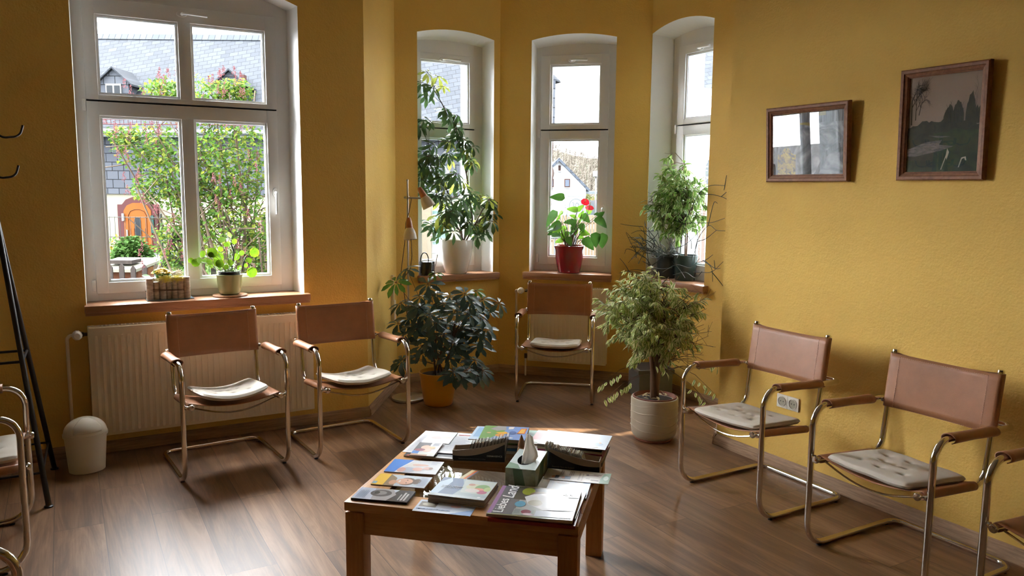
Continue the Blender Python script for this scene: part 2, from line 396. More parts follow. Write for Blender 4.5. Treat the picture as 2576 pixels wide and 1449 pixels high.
def wall_seg(name, P0, P1, win=None, thick=TT, mats=None):
    """wall from P0 to P1 (room on the right-hand side looking from outside; local x along wall, y outward)."""
    P0 = Vector((*P0, 0)); P1 = Vector((*P1, 0)); L = (P1-P0).length; ang = math.atan2(P1.y-P0.y, P1.x-P0.x)
    g = G()
    if not win:
        g.box((0, 0, ZB), (L, thick, ZC)); g.m[4] = 2     # outer face is white render
    else:
        (o0, o1, i0, i1, z0, zs, rise) = win[:7]; drop = win[7] if len(win) > 7 else .005    # opening at room face, at frame plane
        D1 = .16; D2 = .27
        inn = arch(o0, o1, z0, zs, rise); mid = arch(i0, i1, z0, zs-drop, rise*(.35 if drop > .01 else 1))
        out = [(i0-.02+.04, z0+.02), (i0+.02, zs-drop-.03)] + [(x, z-.03) for x, z in mid[2:-2]] + [(i1-.02, zs-drop-.03), (i1-.02, z0+.02)]
        def ring(loop, y, m, flip):
            n = len(loop); h = n//2; xm, zt = loop[h]
            # left part + right part + below
            lf = [(0, ZB), (0, ZC), (xm, ZC)] + [loop[i] for i in range(h, -1, -1)] + [(loop[0][0], ZB)]
            rg = [(L, ZC), (L, ZB), (loop[-1][0], ZB)] + [loop[i] for i in range(n-1, h-1, -1)] + [(xm, ZC)]
            bl = [(loop[0][0], ZB), (loop[0][0], loop[0][1]), (loop[-1][0], loop[-1][1]), (loop[-1][0], ZB)]
            for poly in (lf, rg, bl):
                q = [(x, y, z) for x, z in poly]
                g.quad(q if flip else q[::-1], m)
        ring(inn, 0, 0, True); ring(out, thick, 2, False)
        def strip(l1, y1, l2, y2, m):
            n = len(l1)
            for i in range(n):
                j = (i+1) % n
                g.quad([(l1[i][0], y1, l1[i][1]), (l1[j][0], y1, l1[j][1]), (l2[j][0], y2, l2[j][1]), (l2[i][0], y2, l2[i][1])], m)
        strip(inn, 0, mid, D1+.1, 1); strip(mid, D1+.1, out, D1+.1, 1); strip(out, D1+.1, out, thick, 2)
        # ends/top
        g.quad([(0,0,ZC),(L,0,ZC),(L,thick,ZC),(0,thick,ZC)], 0)
        g.quad([(0,0,ZB),(0,thick,ZB),(0,thick,ZC),(0,0,ZC)], 0); g.quad([(L,0,ZB),(L,0,ZC),(L,thick,ZC),(L,thick,ZB)], 0)
    o = obj(name, g, mats or [YEL, WHT, RENDER], smooth=False)
    o.location = P0; o.rotation_euler = (0, 0, ang)
    struct(o)
    return o, P0, ang

def sash(g, x0, x1, z0, z1, px0, px1, pz0, pz1, y0, y1, m=0, mull=None):
    """rectangular sash ring with bevelled glazing step; pane opening px0..px1, pz0..pz1"""
    g.bbox((x0, y0, z0), (px0, y1, z1), .004, m); g.bbox((px1, y0, z0), (x1, y1, z1), .004, m)
    g.bbox((px0-.002, y0+.0008, pz1), (px1+.002, y1, z1), .004, m); g.bbox((px0-.002, y0+.0008, z0), (px1+.002, y1, pz0), .004, m)
    opens = [(px0, px1)]
    if mull: g.bbox((mull[0], y0+.0006, pz0-.002), (mull[1], y1, pz1+.002), .004, m); opens = [(px0, mull[0]), (mull[1], px1)]
    for a, b in opens:       # glazing bead, thin grey gasket line
        e = .011
        for (xa, xb, za, zb) in [(a, a+e, pz0, pz1), (b-e, b, pz0, pz1), (a+e, b-e, pz0, pz0+e), (a+e, b-e, pz1-e, pz1)]:
            g.box((xa, y0+.014, za), (xb, y0+.05, zb), m)
        e2 = .015
        for (xa, xb, za, zb) in [(a+e, a+e2, pz0+e, pz1-e), (b-e2, b-e, pz0+e, pz1-e), (a+e2, b-e2, pz0+e, pz0+e2), (a+e2, b-e2, pz1-e2, pz1-e)]:
            g.box((xa, y0+.02, za), (xb, y0+.045, zb), 1)
    return opens

def handle(parent, x, z, y, horiz=True):
    g = G()
    g.lathe([(.0, 0), (.016, 0), (.017, .004), (.015, .010), (0, .011)], n=20, T=Matrix.Translation((x, y, z)) @ Matrix.Rotation(R(90), 4, 'X') @ Matrix.Diagonal((1.9 if horiz else 1, 1 if horiz else 1.9, 1, 1)))
    if horiz: P = [(x, y-.005, z), (x, y-.045, z), (x+.03, y-.05, z), (x+.14, y-.05, z-.004)]
    else: P = [(x, y-.005, z), (x, y-.045, z), (x, y-.05, z-.03), (x, y-.05, z-.14)]
    g.tube(fillet(P, .015), .009, 10)
    return obj('window_handle', g, HANDM, parent)
HANDM = mat('handle_white', (.85, .85, .84), .3)

def window(n, P0, ang, fx0, fx1, s, wide=False, zoff=0, zsill=.90, sillx=None, hz=None):
    """fx0/fx1 frame extents; s = dict of sash coordinates. local frame as wall_seg"""
    e = bpy.data.objects.new('window_%d' % n, None); COL.objects.link(e); e.location = P0; e.rotation_euler = (0, 0, ang); struct(e)
    y0 = .16; g = G()
    zt = 3.02
    zb = zsill-.0
    # fixed frame: jambs, head (rising behind the arch), foot, transom
    fj = .045
    g.bbox((fx0-.03, y0, zb), (s['sx0']+.008, y0+.075, zt), .003); g.bbox((s['sx1']-.008, y0, zb), (fx1+.03, y0+.075, zt), .003)
    g.bbox((fx0-.03, y0+.0005, s['zt']-.008), (fx1+.03, y0+.075, zt), .003)
    g.bbox((fx0-.03, y0+.0005, zb), (fx1+.03, y0+.075, s['zb']+.008), .003)
    g.box((s['sx0'], y0+.03, s['zg']-.02), (s['sx1'], y0+.075, s['zg']+.02))
    obj('window_frame', g, [UPVC, UPVG], e)
    gg = G(); gg.box((s['sx0']+.002, y0-.002, s['zg']-.0035), (s['sx1']-.002, y0+.03, s['zg']+.0035)); obj('sash_gap', gg, DARKH, e, False)
    for (za, zb_, pza, pzb) in ((s['zg']+.005, s['zt'], s['u0'], s['u1']), (s['zb'], s['zg']-.005, s['l0'], s['l1'])):
        g = G(); ops = sash(g, s['sx0'], s['sx1'], za, zb_, s['px0'], s['px1'], pza, pzb, y0-.012, y0+.055, 0, s.get('mull'))
        so = obj('window_sash', g, [UPVC, UPVG], e)
        for a, b in ops:
            gp = G(); gp.box((a+.004, y0+.018, pza+.004), (b-.004, y0+.022, pzb-.004)); obj('pane', gp, GLASS, so, False)
    handle(e, s['hx'], s['zt']-.045, y0-.012, True)
    if wide is not None: handle(e, s['sx1']-.028, 1.56 if n == 1 else 1.44, y0-.012, False)
    # hinges
    g = G()
    for hz_ in (s['zg']-.03, s['zb']+.05): g.bbox((s['sx0']-.022, y0-.018, hz_-.035), (s['sx0']-.002, y0, hz_+.035), .004)
    obj('window_hinge', g, HANDM, e)
    # sill board
    g = G(); g.bbox((sillx[0], -.055, zsill-.045), (sillx[1], y0+.02, zsill), .008)
    g.bbox((sillx[0]+.004, -.045, zsill-.06), (sillx[1]-.004, 0, zsill-.044), .003)
    obj('window_sill', g, SILL, e)
    # exterior sill
    g = G(); g.box((fx0-.02, y0+.07, zsill-.03), (fx1+.02, TT+.05, zsill-.005)); obj('outer_sill', g, mat('outer_sill_grey', (.5, .52, .54), .4), e)
    return e

# left wall (facing the garden): local x = X - XL
off = -XL
_, P, a_ = wall_seg('wall_left', (XL, 5.22), A, (off+.087, off+1.365, off+.10, off+1.318, .86, 2.74, .12))
window(1, P, a_, off+.10, off+1.32, dict(sx0=off+.150, sx1=off+1.255, px0=off+.217, px1=off+1.188, mull=(off+.668, off+.741), zt=2.685, zg=2.096, zb=.945, u0=2.132, u1=2.593, l0=1.012, l1=2.010, hx=off+.695), True, sillx=(off+.075, off+1.395))
wall_seg('wall_bay_return_left', A, B)
_, P, a_ = wall_seg('wall_bay_left', B, BC, (2.51-B[0], 3.203-B[0], 2.50-B[0], 3.155-B[0], .85, 2.825, .045, .065))
o = B[0]
window(2, P, a_, 2.495-o, 3.15-o, dict(sx0=2.545-o, sx1=3.10-o, px0=2.600-o, px1=3.047-o, zt=2.70, zg=2.096, zb=.935, u0=2.14, u1=2.646, l0=.985, l1=2.015, hx=2.80-o), zsill=.885, sillx=(2.50-o, 3.245-o))
_, P, a_ = wall_seg('wall_bay_centre', BC, CD, (.272, .978, .284, .948, .86, 2.82, .04, .062))
window(3, P, a_, .284, .946, dict(sx0=.319, sx1=.901, px0=.399, px1=.832, zt=2.715, zg=2.098, zb=.950, u0=2.143, u1=2.640, l0=1.018, l1=2.020, hx=.585), zsill=.895, sillx=(.225, .985))
_, P, a_ = wall_seg('wall_bay_right', CD, Ee, (CD[1]-5.105, CD[1]-4.415, CD[1]-4.995, CD[1]-4.41, .86, 2.83, .06, .060), .44)
window(4, P, a_, CD[1]-4.995, CD[1]-4.33, dict(sx0=CD[1]-4.955, sx1=CD[1]-4.365, px0=CD[1]-4.877, px1=CD[1]-4.44, zt=2.72, zg=2.110, zb=.945, u0=2.155, u1=2.655, l0=1.018, l1=2.035, hx=CD[1]-4.70), zsill=.895, sillx=(.0, .74))
wall_seg('wall_bay_return_right', Ee, Dd)
wall_seg('wall_right', Dd, (Dd[0], YB_))
wall_seg('wall_back', (Dd[0]+.4, YB_), (XL-.4, YB_))
wall_seg('wall_far_left', (XL, YB_), (XL, 5.22))
OUTL = [(-4.3, -4.9), (3.84, -4.9), (3.84, 3.45), (4.45, 4.05), (4.45, 5.24), (3.38, 6.30), (2.20, 6.30), (1.70, 5.52), (-4.3, 5.52)]
g = G(); g.prism(OUTL, ZC, ZC+.1, 2); struct(obj('ceiling', g, CEIL, smooth=False))
g = G(); g.prism(OUTL, -.06, 0, 2); fl = struct(obj('floor', g, FLOOR, smooth=False))

# baseboards
def baseboard(name, P0, P1, e0=0, e1=0):
    P0 = Vector((*P0, 0)); P1 = Vector((*P1, 0)); d = (P1-P0).normalized(); L = (P1-P0).length
    g = G(); prof = [(0, 0), (-.020, 0), (-.021, .006), (-.019, .012), (-.018, .042), (-.014, .050), (-.010, .056), (-.008, .064), (-.003, .070), (0, .070)]
    g.prism(prof, -e0, L+e1, 0)
    o = obj(name, g, SKIRT); o.location = P0; o.rotation_euler = (0, 0, math.atan2(d.y, d.x)); struct(o)
baseboard('baseboard_left', (XL, 5.22), A, 0, .006)
baseboard('baseboard_bay_return_left', A, B, .004, 0)
baseboard('baseboard_bay_left', B, BC)
baseboard('baseboard_bay_centre', BC, CD)
baseboard('baseboard_bay_right', CD, Ee)
baseboard('baseboard_bay_return_right', Ee, Dd, 0, .01)
baseboard('baseboard_right', Dd, (Dd[0], YB_), .018, 0)

# ================================================================ CHAIRS
def make_chair():
    e = empty('cantilever_chair', (0, 0, 0), 0, '', 'chair', 'tan leather armchairs on chrome tube frames')
    hw = .280; g = G(); tr = .0135
    loop = [(-hw, .62, tr), (-hw, .0, tr), (-hw, 0, .662), (-hw, .548, .640), (hw, .548, .640), (hw, 0, .662), (hw, 0, tr), (hw, .62, tr)]
    rad = [.06, .115, .085, .05, .05, .085, .115, .06]
    g.tube(fillet(loop, rad, 8, True), tr, 14, closed=True)
    obj('frame', g, CHROME, e)
    for s in (-1, 1):
        x = s*.238
        g = G(); g.tube(fillet([(x, -.012, .432), (x, .425, .402), (x, .485, .868)], .07, 8), .0125, 12)
        obj('seat_frame', g, CHROME, e)
        g = G(); g.lathe([(0, -.004), (.013, -.003), (.0165, .003), (.0165, .010), (.012, .016), (0, .017)], n=18, T=Matrix.Translation((x, -.012, .432)) @ Matrix.Rotation(R(90), 4, 'X'))
        obj('tube_cap', g, CHROME, e)
        g = G(); g.tube([(x, .004, .431), (s*hw, .002, .431)], .007, 10); g.lathe([(0, 0), (.012, .001), (.012, .007), (0, .011)], n=14, T=Matrix.Translation((s*(hw-.02), .003, .431)) @ Matrix.Rotation(R(90*s), 4, 'Y'))
        obj('bolt', g, CHROME, e); g = G(); g.tube([(x, .445, .642), (s*hw, .45, .642)], .006, 8); g.lathe([(0, 0), (.011, .001), (.011, .008), (0, .012)], n=14, T=Matrix.Translation((s*(hw-.026), .446, .642)) @ Matrix.Rotation(R(90*s), 4, 'Y'))
        obj('bolt', g, CHROME, e)
        g = G(); g.lathe([(0, 0), (.0145, .0), (.0148, .006), (.011, .013), (0, .014)], n=18, T=Matrix.Translation((x*1.0, .4855, .866)))
        obj('post_cap', g, CHROME, e)
        # arm pad: leather sleeve on the arm tube, ends slightly flared, open underneath
        g = G(); n = 14; ys = [.085+.30*i/10 for i in range(11)]
        for yy in ys:
            zz = .662-.022*yy/.53
            for j in range(n+1):
                a = R(-62)+R(304)*j/n; rr = .0195+.003*abs(yy-.235)/.15
                g.v.append((s*hw+math.cos(a)*rr*1.38, yy, zz+math.sin(a)*rr*.95+.001))
        for i in range(10):
            for j in range(n): k = i*(n+1)+j; g.f.append((k, k+1, k+n+2, k+n+1)); g.m.append(0)
        o = obj('armrest', g, LEATH, e); md = o.modifiers.new('thickness', 'SOLIDIFY'); md.thickness = .004; md.offset = 1
    # seat sling
    g = G(); prof = []
    for s in (-1, 1):
        P_ = []
        for k in range(9):
            a = R(-110)+R(200)*k/8     # from under the tube over the outside to the top
            P_.append((s*(.238+.0165*math.cos(a)), .0165*math.sin(a)))
        prof.append(P_)
    mid = []
    for k in range(1, 16):
        t = k/16; x = -.232+.464*t; mid.append((x, .0165-.040*math.sin(math.pi*t)**.8))
    full = prof[0] + mid + prof[1][::-1]
    N = len(full); ny = 12
    for i in range(ny+1):
        y = .005+.355*i/ny; zb = .432-.030*(y+.012)/.437
        for (x, z) in full:
            edge = .006*math.sin(math.pi*abs(x)/.238) if i in (0, ny) else 0
            g.v.append((x, y+(.014*(1-(x/.25)**2) if i == 0 else (-.01*(1-(x/.25)**2) if i == ny else 0)), zb+z))
    for i in range(ny):
        for j in range(N-1): k = i*N+j; g.f.append((k, k+1, k+N+1, k+N)); g.m.append(0)
    o = obj('seat', g, LEATH, e); md = o.modifiers.new('thickness', 'SOLIDIFY'); md.thickness = .004; md.offset = 0
    # backrest sling around the two posts
    g = G(); loopx = []
    for k in range(11): a = R(90)+R(180)*k/10; loopx.append((-.238+.0175*math.cos(a), .0175*math.sin(a)))
    for k in range(1, 12): loopx.append((-.238+.476*k/12, -.0175+.006*math.sin(math.pi*k/12)))
    for k in range(11): a = R(-90)+R(180)*k/10; loopx.append((.238+.0175*math.cos(a), .0175*math.sin(a)))
    for k in range(1, 12): loopx.append((.238-.476*k/12, -.012+.006*math.sin(math.pi*k/12) if 1 < k < 11 else .0))
    N = len(loopx); nz = 8
    for i in range(nz+1):
        t = i/nz; z = .616+.247*t; yc = .485-.466*0+ (z-.868)*.1287
        for (x, y) in loopx: g.v.append((x, yc+y, z + (.004*(1-(x/.25)**2)*(1 if i == 0 else -1) if i in (0, nz) else 0)))
    for i in range(nz):
        for j in range(N): k = i*N; g.f.append((k+j, k+(j+1) % N, k+N+(j+1) % N, k+N+j)); g.m.append(0)
    b = obj('backrest', g, LEATH, e); md = b.modifiers.new('thickness', 'SOLIDIFY'); md.thickness = .003; md.offset = 0
    g = G()
    def yb(z): return .485+(z-.868)*.1287-.0195
    for s in (-1, 1):
        for k in range(24):
            z = .620+.0098*k; g.box((s*.200-.0007, yb(z)+.0004, z), (s*.200+.0007, yb(z)+.006, z+.006))
    for zz in (.619, .848):
        for k in range(40):
            x = -.196+.0098*k; g.box((x, yb(zz)+.0003+.0055*math.sin(math.pi*(x+.238)/.476), zz), (x+.006, yb(zz)+.010, zz+.0014))
    obj('stitching', g, STITCH, b, False)
    g = G(); P_ = [(-.225+.45*k/14, .03, .418-.052*math.sin(math.pi*k/14)) for k in range(15)]; g.tube(P_, .0045, 8)
    obj('brace_wire', g, CHROME, e)
    for s in (-1, 1):
        for y in (.085, .56):
            g = G(); g.lathe([(0, 0), (.011, 0), (.011, .005), (0, .006)], n=14, c=(s*hw, y, 0)); obj('glide', g, BLACK, e)
    return e
chair = make_chair()
chairs = [
 ((.772, 4.42), 4.5, 'tan leather armchair in front of the long radiator, under the big window'),
 ((1.512, 4.44), 3.2, 'tan leather armchair just left of the umbrella plant in the orange pot'),
 ((3.092, 4.827), -37, 'tan leather armchair in the bay, in front of the small radiator'),
 ((2.855, 2.885), -90, 'tan leather armchair by the wall socket, next to the cream plant pot'),
 ((2.835, 2.02), -90, 'tan leather armchair below the large picture, second from the cream pot'),
 ((2.80, 1.235), -90, 'tan leather armchair without a cushion, cut off by the right photo edge'),
 ((-.205, 4.0), 90, 'tan leather armchair with a white cushion, beside the black coat stand'),
 ((-.148, 2.09), 92, 'armchair in the lower left corner, only its chrome arm bend showing'),
]
CH = []
for i, ((x, y), a, lab) in enumerate(chairs):
    c = chair if i == 0 else copy_tree(chair)
    c.location = (x, y, 0); c.rotation_euler = (0, 0, R(a)); c['label'] = lab; CH.append(c)

# seat cushions: tufted pads that lie in the sling
def cushion(w_, d_, curve, seed, name='seat_cushion'):
    g = G(); nx, ny = 56, 50; rnd = random.Random(seed)
    tufts = [(-.5, -.45), (0, -.5), (.5, -.45), (-.25, 0), (.25, 0), (-.5, .45), (0, .5), (.5, .45), (0, -.02)]
    top = []; 
    for side in (1, -1):
        for j in range(ny+1):
            for i in range(nx+1):
                u = -1+2*i/nx; v = -1+2*j/ny
                # rounded outline
                rx = 1-.05*(abs(v)**7); ry = 1-.05*(abs(u)**7)
                x = u*w_/2*rx; y = v*d_/2*ry
                ed = (1-abs(u)**14)*(1-abs(v)**14)
                th = .0165*max(0, ed)**.4+.003*(1-u*u)*(1-v*v)
                for (a, b) in tufts:
                    q = ((u-a)*w_/2)**2+((v-b)*d_/2)**2
                    if side > 0: th -= .010*math.exp(-q/.00010)+.0045*math.exp(-q/.00055)
                zc = curve*(u*u)*.045 + (-.003)
                wob = .0014*math.sin(7*u+seed)*math.cos(5*v+seed*2)
                g.v.append((x, y, zc+side*max(th, .0)+.020+wob))
    n = (nx+1)*(ny+1)
    for j in range(ny):
        for i in range(nx):
            k = j*(nx+1)+i
            g.f.append((k, k+1, k+nx+2, k+nx+1)); g.m.append(0)
            g.f.append((n+k, n+k+nx+1, n+k+nx+2, n+k+1)); g.m.append(0)
    for i in range(nx):
        g.f.append((i, n+i, n+i+1, i+1)); g.m.append(0); k = ny*(nx+1)+i; g.f.append((k, k+1, n+k+1, n+k)); g.m.append(0)
    for j in range(ny):
        k = j*(nx+1); g.f.append((k, k+nx+1, n+k+nx+1, n+k)); g.m.append(0); k += nx; g.f.append((k, n+k, n+k+nx+1, k+nx+1)); g.m.append(0)
    return obj(name, g, CUSH, angle=70)
cush = [(0, 1.0, 3, 'cream cushion curling up in the sling of the armchair left of the long radiator'),
        (1, .8, 4, 'flattened cream cushion on the armchair beside the orange potted plant'),
        (2, .35, -2, 'cream tufted cushion on the armchair in the bay window'),
        (3, .3, 5, 'cream tufted cushion on the armchair by the wall socket'),
        (4, .2, -3, 'cream tufted cushion with a tie at its front, on the armchair below the large picture'),
        (6, .3, 2, 'white tufted cushion on the armchair beside the coat stand')]
for i, cv, da, lab in cush:
    o = cushion(.41 if i in (3, 4) else .37, .385 if i in (3, 4) else .345, cv*(.35 if i in (3, 4) else .8), i)
    c = CH[i]; a = c.rotation_euler.z
    lx, ly = 0, .185
    o.location = (c.location.x+lx*math.cos(a)-ly*math.sin(a), c.location.y+lx*math.sin(a)+ly*math.cos(a), .417)
    o.rotation_euler = (R(-3.5), 0, a+R(da)); o.rotation_mode = 'XYZ'
    o.rotation_euler = Euler((R(-4), 0, 0)).to_matrix().to_4x4().to_euler()
    o.matrix_world = Matrix.Translation(o.location) @ Matrix.Rotation(a+R(da), 4, 'Z') @ Matrix.Rotation(R(-3.6), 4, 'X')
    tag(o, lab, 'cushion', 'cream seat cushions')

# ================================================================ RADIATORS
def radiator(name, P0, ang, x0, x1, z0, z1, label, valve_x, pipe_x, low=False):
    e = empty(name, P0, ang, label, 'radiator')
    g = G(); yf = -.105; yb = -.035
    g.bbox((x0, yf, z0), (x1, yf+.012, z1-.006), .005)
    n = int((x1-x0-.05)/.0335); st = (x1-x0-.05)/n
    for i in range(n):      # pressed vertical channels
        xa = x0+.025+i*st
        g.prism([(xa+.009, z0+.03), (xa+.012, z0+.02), (xa+st-.012, z0+.02), (xa+st-.009, z0+.03), (xa+st-.009, z1-.075), (xa+st-.012, z1-.055), (xa+.012, z1-.055), (xa+.009, z1-.075)], yf-.004, yf+.002, 1)
    g.bbox((x0, yb-.012, z0), (x1, yb, z1-.006), .004)
    for xa in (x0, x1-.012): g.bbox((xa, yf+.002, z0+.01), (xa+.012, yb-.002, z1), .004)
    obj('panel', g, RADI, e)
    g = G(); g.box((x0+.010, yf+.008, z1-.014), (x1-.010, yf+.012, z1)); g.box((x0+.010, yb-.012, z1-.014), (x1-.010, yb-.008, z1))
    k = int((x1-x0)/.021)
    for i in range(k): xa = x0+.012+i*(x1-x0-.024)/k; g.box((xa, yf+.010, z1-.006), (xa+.007, yb-.010, z1-.001))
    obj('top_grille', g, RADI, e, False)
    g = G(); g.box((x0+.012, yf+.012, z1-.03), (x1-.012, yb-.012, z1-.02)); obj('grille_painted_shade', g, GRILLE_SHADE, e, False)  # darker sheet painted as the shade below the grille slats
    # brackets to the wall
    g = G()
    for xa in (x0+.15, x1-.15): g.box((xa, yb-.002, z0+.05), (xa+.03, -.001, z1-.05))
    obj('bracket', g, RADI, e)
    # thermostat valve
    zv = z1-.045
    g = G(); g.tube([(x0-.002, -.07, zv), (x0-.035, -.07, zv)], .010, 12); g.tube([(x0-.02, -.07, zv), (x0-.034, -.07, zv)], .014, 6); obj('valve', g, STEELD, e)
    g = G(); T = Matrix.Translation((valve_x, -.085, zv)) @ Matrix.Rotation(R(90), 4, 'X')
    g.lathe([(0, -.025), (.020, -.024), (.026, -.014), (.027, .010), (.023, .026), (.016, .033), (0, .034)], n=28, T=T); h = obj('thermostat_knob', g, PLAST, e)
    g = G(); 
    for q in range(10):
        a = 2*math.pi*q/10; T2 = T @ Matrix.Translation((.0262*math.cos(a), .0262*math.sin(a), 0)); g.lathe([(0, -.012), (.0022, -.011), (.0022, .012), (0, .013)], n=6, T=T2)
    obj('grip_ribs', g, PLAST, h)
    g = G(); g.tube(fillet([(valve_x, -.07, zv), (pipe_x, -.07, zv-.001), (pipe_x, -.05, 0.002)] if not low else [(valve_x, -.07, zv), (pipe_x, -.06, zv), (pipe_x, -.03, zv-.03), (pipe_x, -.03, .3)], .03), .0095, 12); obj('supply_pipe', g, RADI, e)
    if low:
        g = G(); g.tube([(x0+.0, -.07, z0+.035), (x0-.03, -.07, z0+.035)], .010, 10); g.tube([(x0-.022, -.07, z0+.015), (x0-.022, -.07, z0+.055)], .013, 10); obj('return_valve', g, STEELD, e)
        g = G(); g.tube([(x0-.024, -.07, z0+.03), (x0-.024, -.07, .002)], .008, 10); obj('return_pipe', g, PLAST, e)
    # small vent tag
    xm = (x0+x1)/2+.02
    g = G(); g.bbox((xm-.016, yf-.016, z1-.215), (xm+.016, yf-.004, z1-.165), .003); obj('heat_meter', g, METERM, e)
    g = G(); g.box((xm-.009, yf-.0165, z1-.185), (xm+.009, yf-.0158, z1-.176)); obj('meter_display', g, DARKH, e, False)
    return e
STEELD = mat('dark_brass', (.13, .10, .07), .4, .8)
METERM = mat('heat_meter_grey', (.45, .42, .38), .5)
radiator('radiator', (0, 5.22, 0), 0, .084, 1.39, .130, .785, 'long cream panel radiator below the big window', .030, -.022)
radiator('radiator', (*BC, 0), R(-45), .290, .965, .140, .785, 'small cream panel radiator in the bay behind a chair, below the red flower pot', .222, .168, True)

# ================================================================ PINE TABLE
TA = R(-42.8); T0 = Vector((.839, 2.723, 0))
tb = empty('coffee_table', T0, TA, 'low square pine table with a glass centre, covered with magazines', 'table')
TW, TD, TZ = .868, .805, .455; FW = .115
g = G()
for k, (a, b) in enumerate([(0, .0385), (.039, .077), (.0775, FW)]):
    pass
g.bbox((0, 0, TZ-.034), (TW, FW, TZ), .004); obj('frame_board', g, PINEX, tb)
g = G(); g.bbox((0, TD-FW, TZ-.034), (TW, TD, TZ), .004); obj('frame_board', g, PINEX, tb)
g = G(); g.bbox((0, FW+.0005, TZ-.034), (FW, TD-FW-.0005, TZ), .003); obj('frame_board', g, PINE, tb)
g = G(); g.bbox((TW-FW, FW+.0005, TZ-.034), (TW, TD-FW-.0005, TZ), .003); obj('frame_board', g, PINE, tb)
g = G(); g.box((FW+.001, FW+.001, TZ-.009), (TW-FW-.001, TD-FW-.001, TZ-.002)); obj('glass_top', g, TGLASS, tb, False)
g = G()
for (a, b) in [((FW, FW, TZ-.022), (TW-FW, FW+.012, TZ-.0095)), ((FW, TD-FW-.012, TZ-.022), (TW-FW, TD-FW, TZ-.0095)), ((FW, FW+.012, TZ-.022), (FW+.012, TD-FW-.012, TZ-.0095)), ((TW-FW-.012, FW+.012, TZ-.022), (TW-FW, TD-FW-.012, TZ-.0095))]: g.box(a, b)
obj('glass_rebate', g, PINE, tb, False)
LW = .070
for (x, y) in [(.002, .004), (TW-LW-.002, .004), (TW-LW-.002, TD-LW-.004), (.002, TD-LW-.004)]:
    g = G(); g.bbox((x, y, 0), (x+LW, y+LW, TZ-.040), .004); obj('leg', g, PINEZ, tb)
g = G(); g.bbox((.018, .022, TZ-.0345-.001), (TW-.018, .05, TZ-.034), .001)
for (a, b, mm) in [((LW, .016, TZ-.125), (TW-LW, .038, TZ-.034), PINEX), ((LW, TD-.038, TZ-.125), (TW-LW, TD-.016, TZ-.034), PINEX), ((.016, LW, TZ-.125), (.038, TD-LW, TZ-.034), PINE), ((TW-.038, LW, TZ-.125), (TW-.016, TD-LW, TZ-.034), PINE)]:
    g = G(); g.bbox(a, b, .003); obj('apron', g, mm, tb)
for (x, y) in [(.02, .02), (TW-.06, .02), (TW-.06, TD-.06), (.02, TD-.06)]:
    g = G(); g.box((x, y, TZ-.0405), (x+.04, y+.04, TZ-.0335)); obj('leg_block', g, PINEZ, tb)

# ================================================================ PRINTED MATTER ON THE TABLE
_cm = {}
def col(c, rough=.28):
    k = (*c, rough)
    if k not in _cm: _cm[k] = mat('print_%03d' % len(_cm), c, rough, spec=.5)
    return _cm[k]
PAGES = mat('paper_edges', (.50, .42, .33), .8, bump=.6, bscale=30, stretch=(1, 1, 60))
def text_part(s, size, parent, m, loc, rot=0, name='lettering', shear=0, depth=.0003, T=None, font_scale=1.0, align='LEFT'):
    cu = bpy.data.curves.new(name, 'FONT'); cu.body = s; cu.size = size; cu.extrude = depth; cu.shear = shear; cu.align_x = align
    cu.offset = size*.012
    o = bpy.data.objects.new(name, cu); COL.objects.link(o)
    dg = bpy.context.evaluated_depsgraph_get(); me = bpy.data.meshes.new_from_object(o.evaluated_get(dg)); me.name = name
    bpy.data.objects.remove(o); o = bpy.data.objects.new(name, me); COL.objects.link(o)
    me.materials.clear(); me.materials.append(m); o.parent = parent
    if T is not None: o.matrix_local = T
    else: o.location = loc; o.rotation_euler = (0, 0, rot)
    o.scale = (font_scale, 1, 1)
    return o
def ell(cx_, cy_, rx, ry, n=18, rot=0):
    return [(cx_+rx*math.cos(2*math.pi*i/n)*math.cos(rot)-ry*math.sin(2*math.pi*i/n)*math.sin(rot), cy_+rx*math.cos(2*math.pi*i/n)*math.sin(rot)+ry*math.sin(2*math.pi*i/n)*math.cos(rot)) for i in range(n)]
def rc(x0, y0, x1, y1): return [(x0, y0), (x1, y0), (x1, y1), (x0, y1)]
def lines(x0, x1, y0, y1, n, vert=False, c=(.35, .38, .45), seed=1):
    r_ = random.Random(seed); out = []
    for i in range(n):
        t = (i+.5)/n
        if vert: xx = x0+(x1-x0)*t; e_ = y1-(y1-y0)*r_.uniform(0, .3); out.append((rc(xx, y0, xx+(x1-x0)/n*.4, e_), c))
        else: yy = y0+(y1-y0)*t; e_ = x1-(x1-x0)*r_.uniform(0, .3); out.append((rc(x0, yy, e_, yy+(y1-y0)/n*.4), c))
    return out
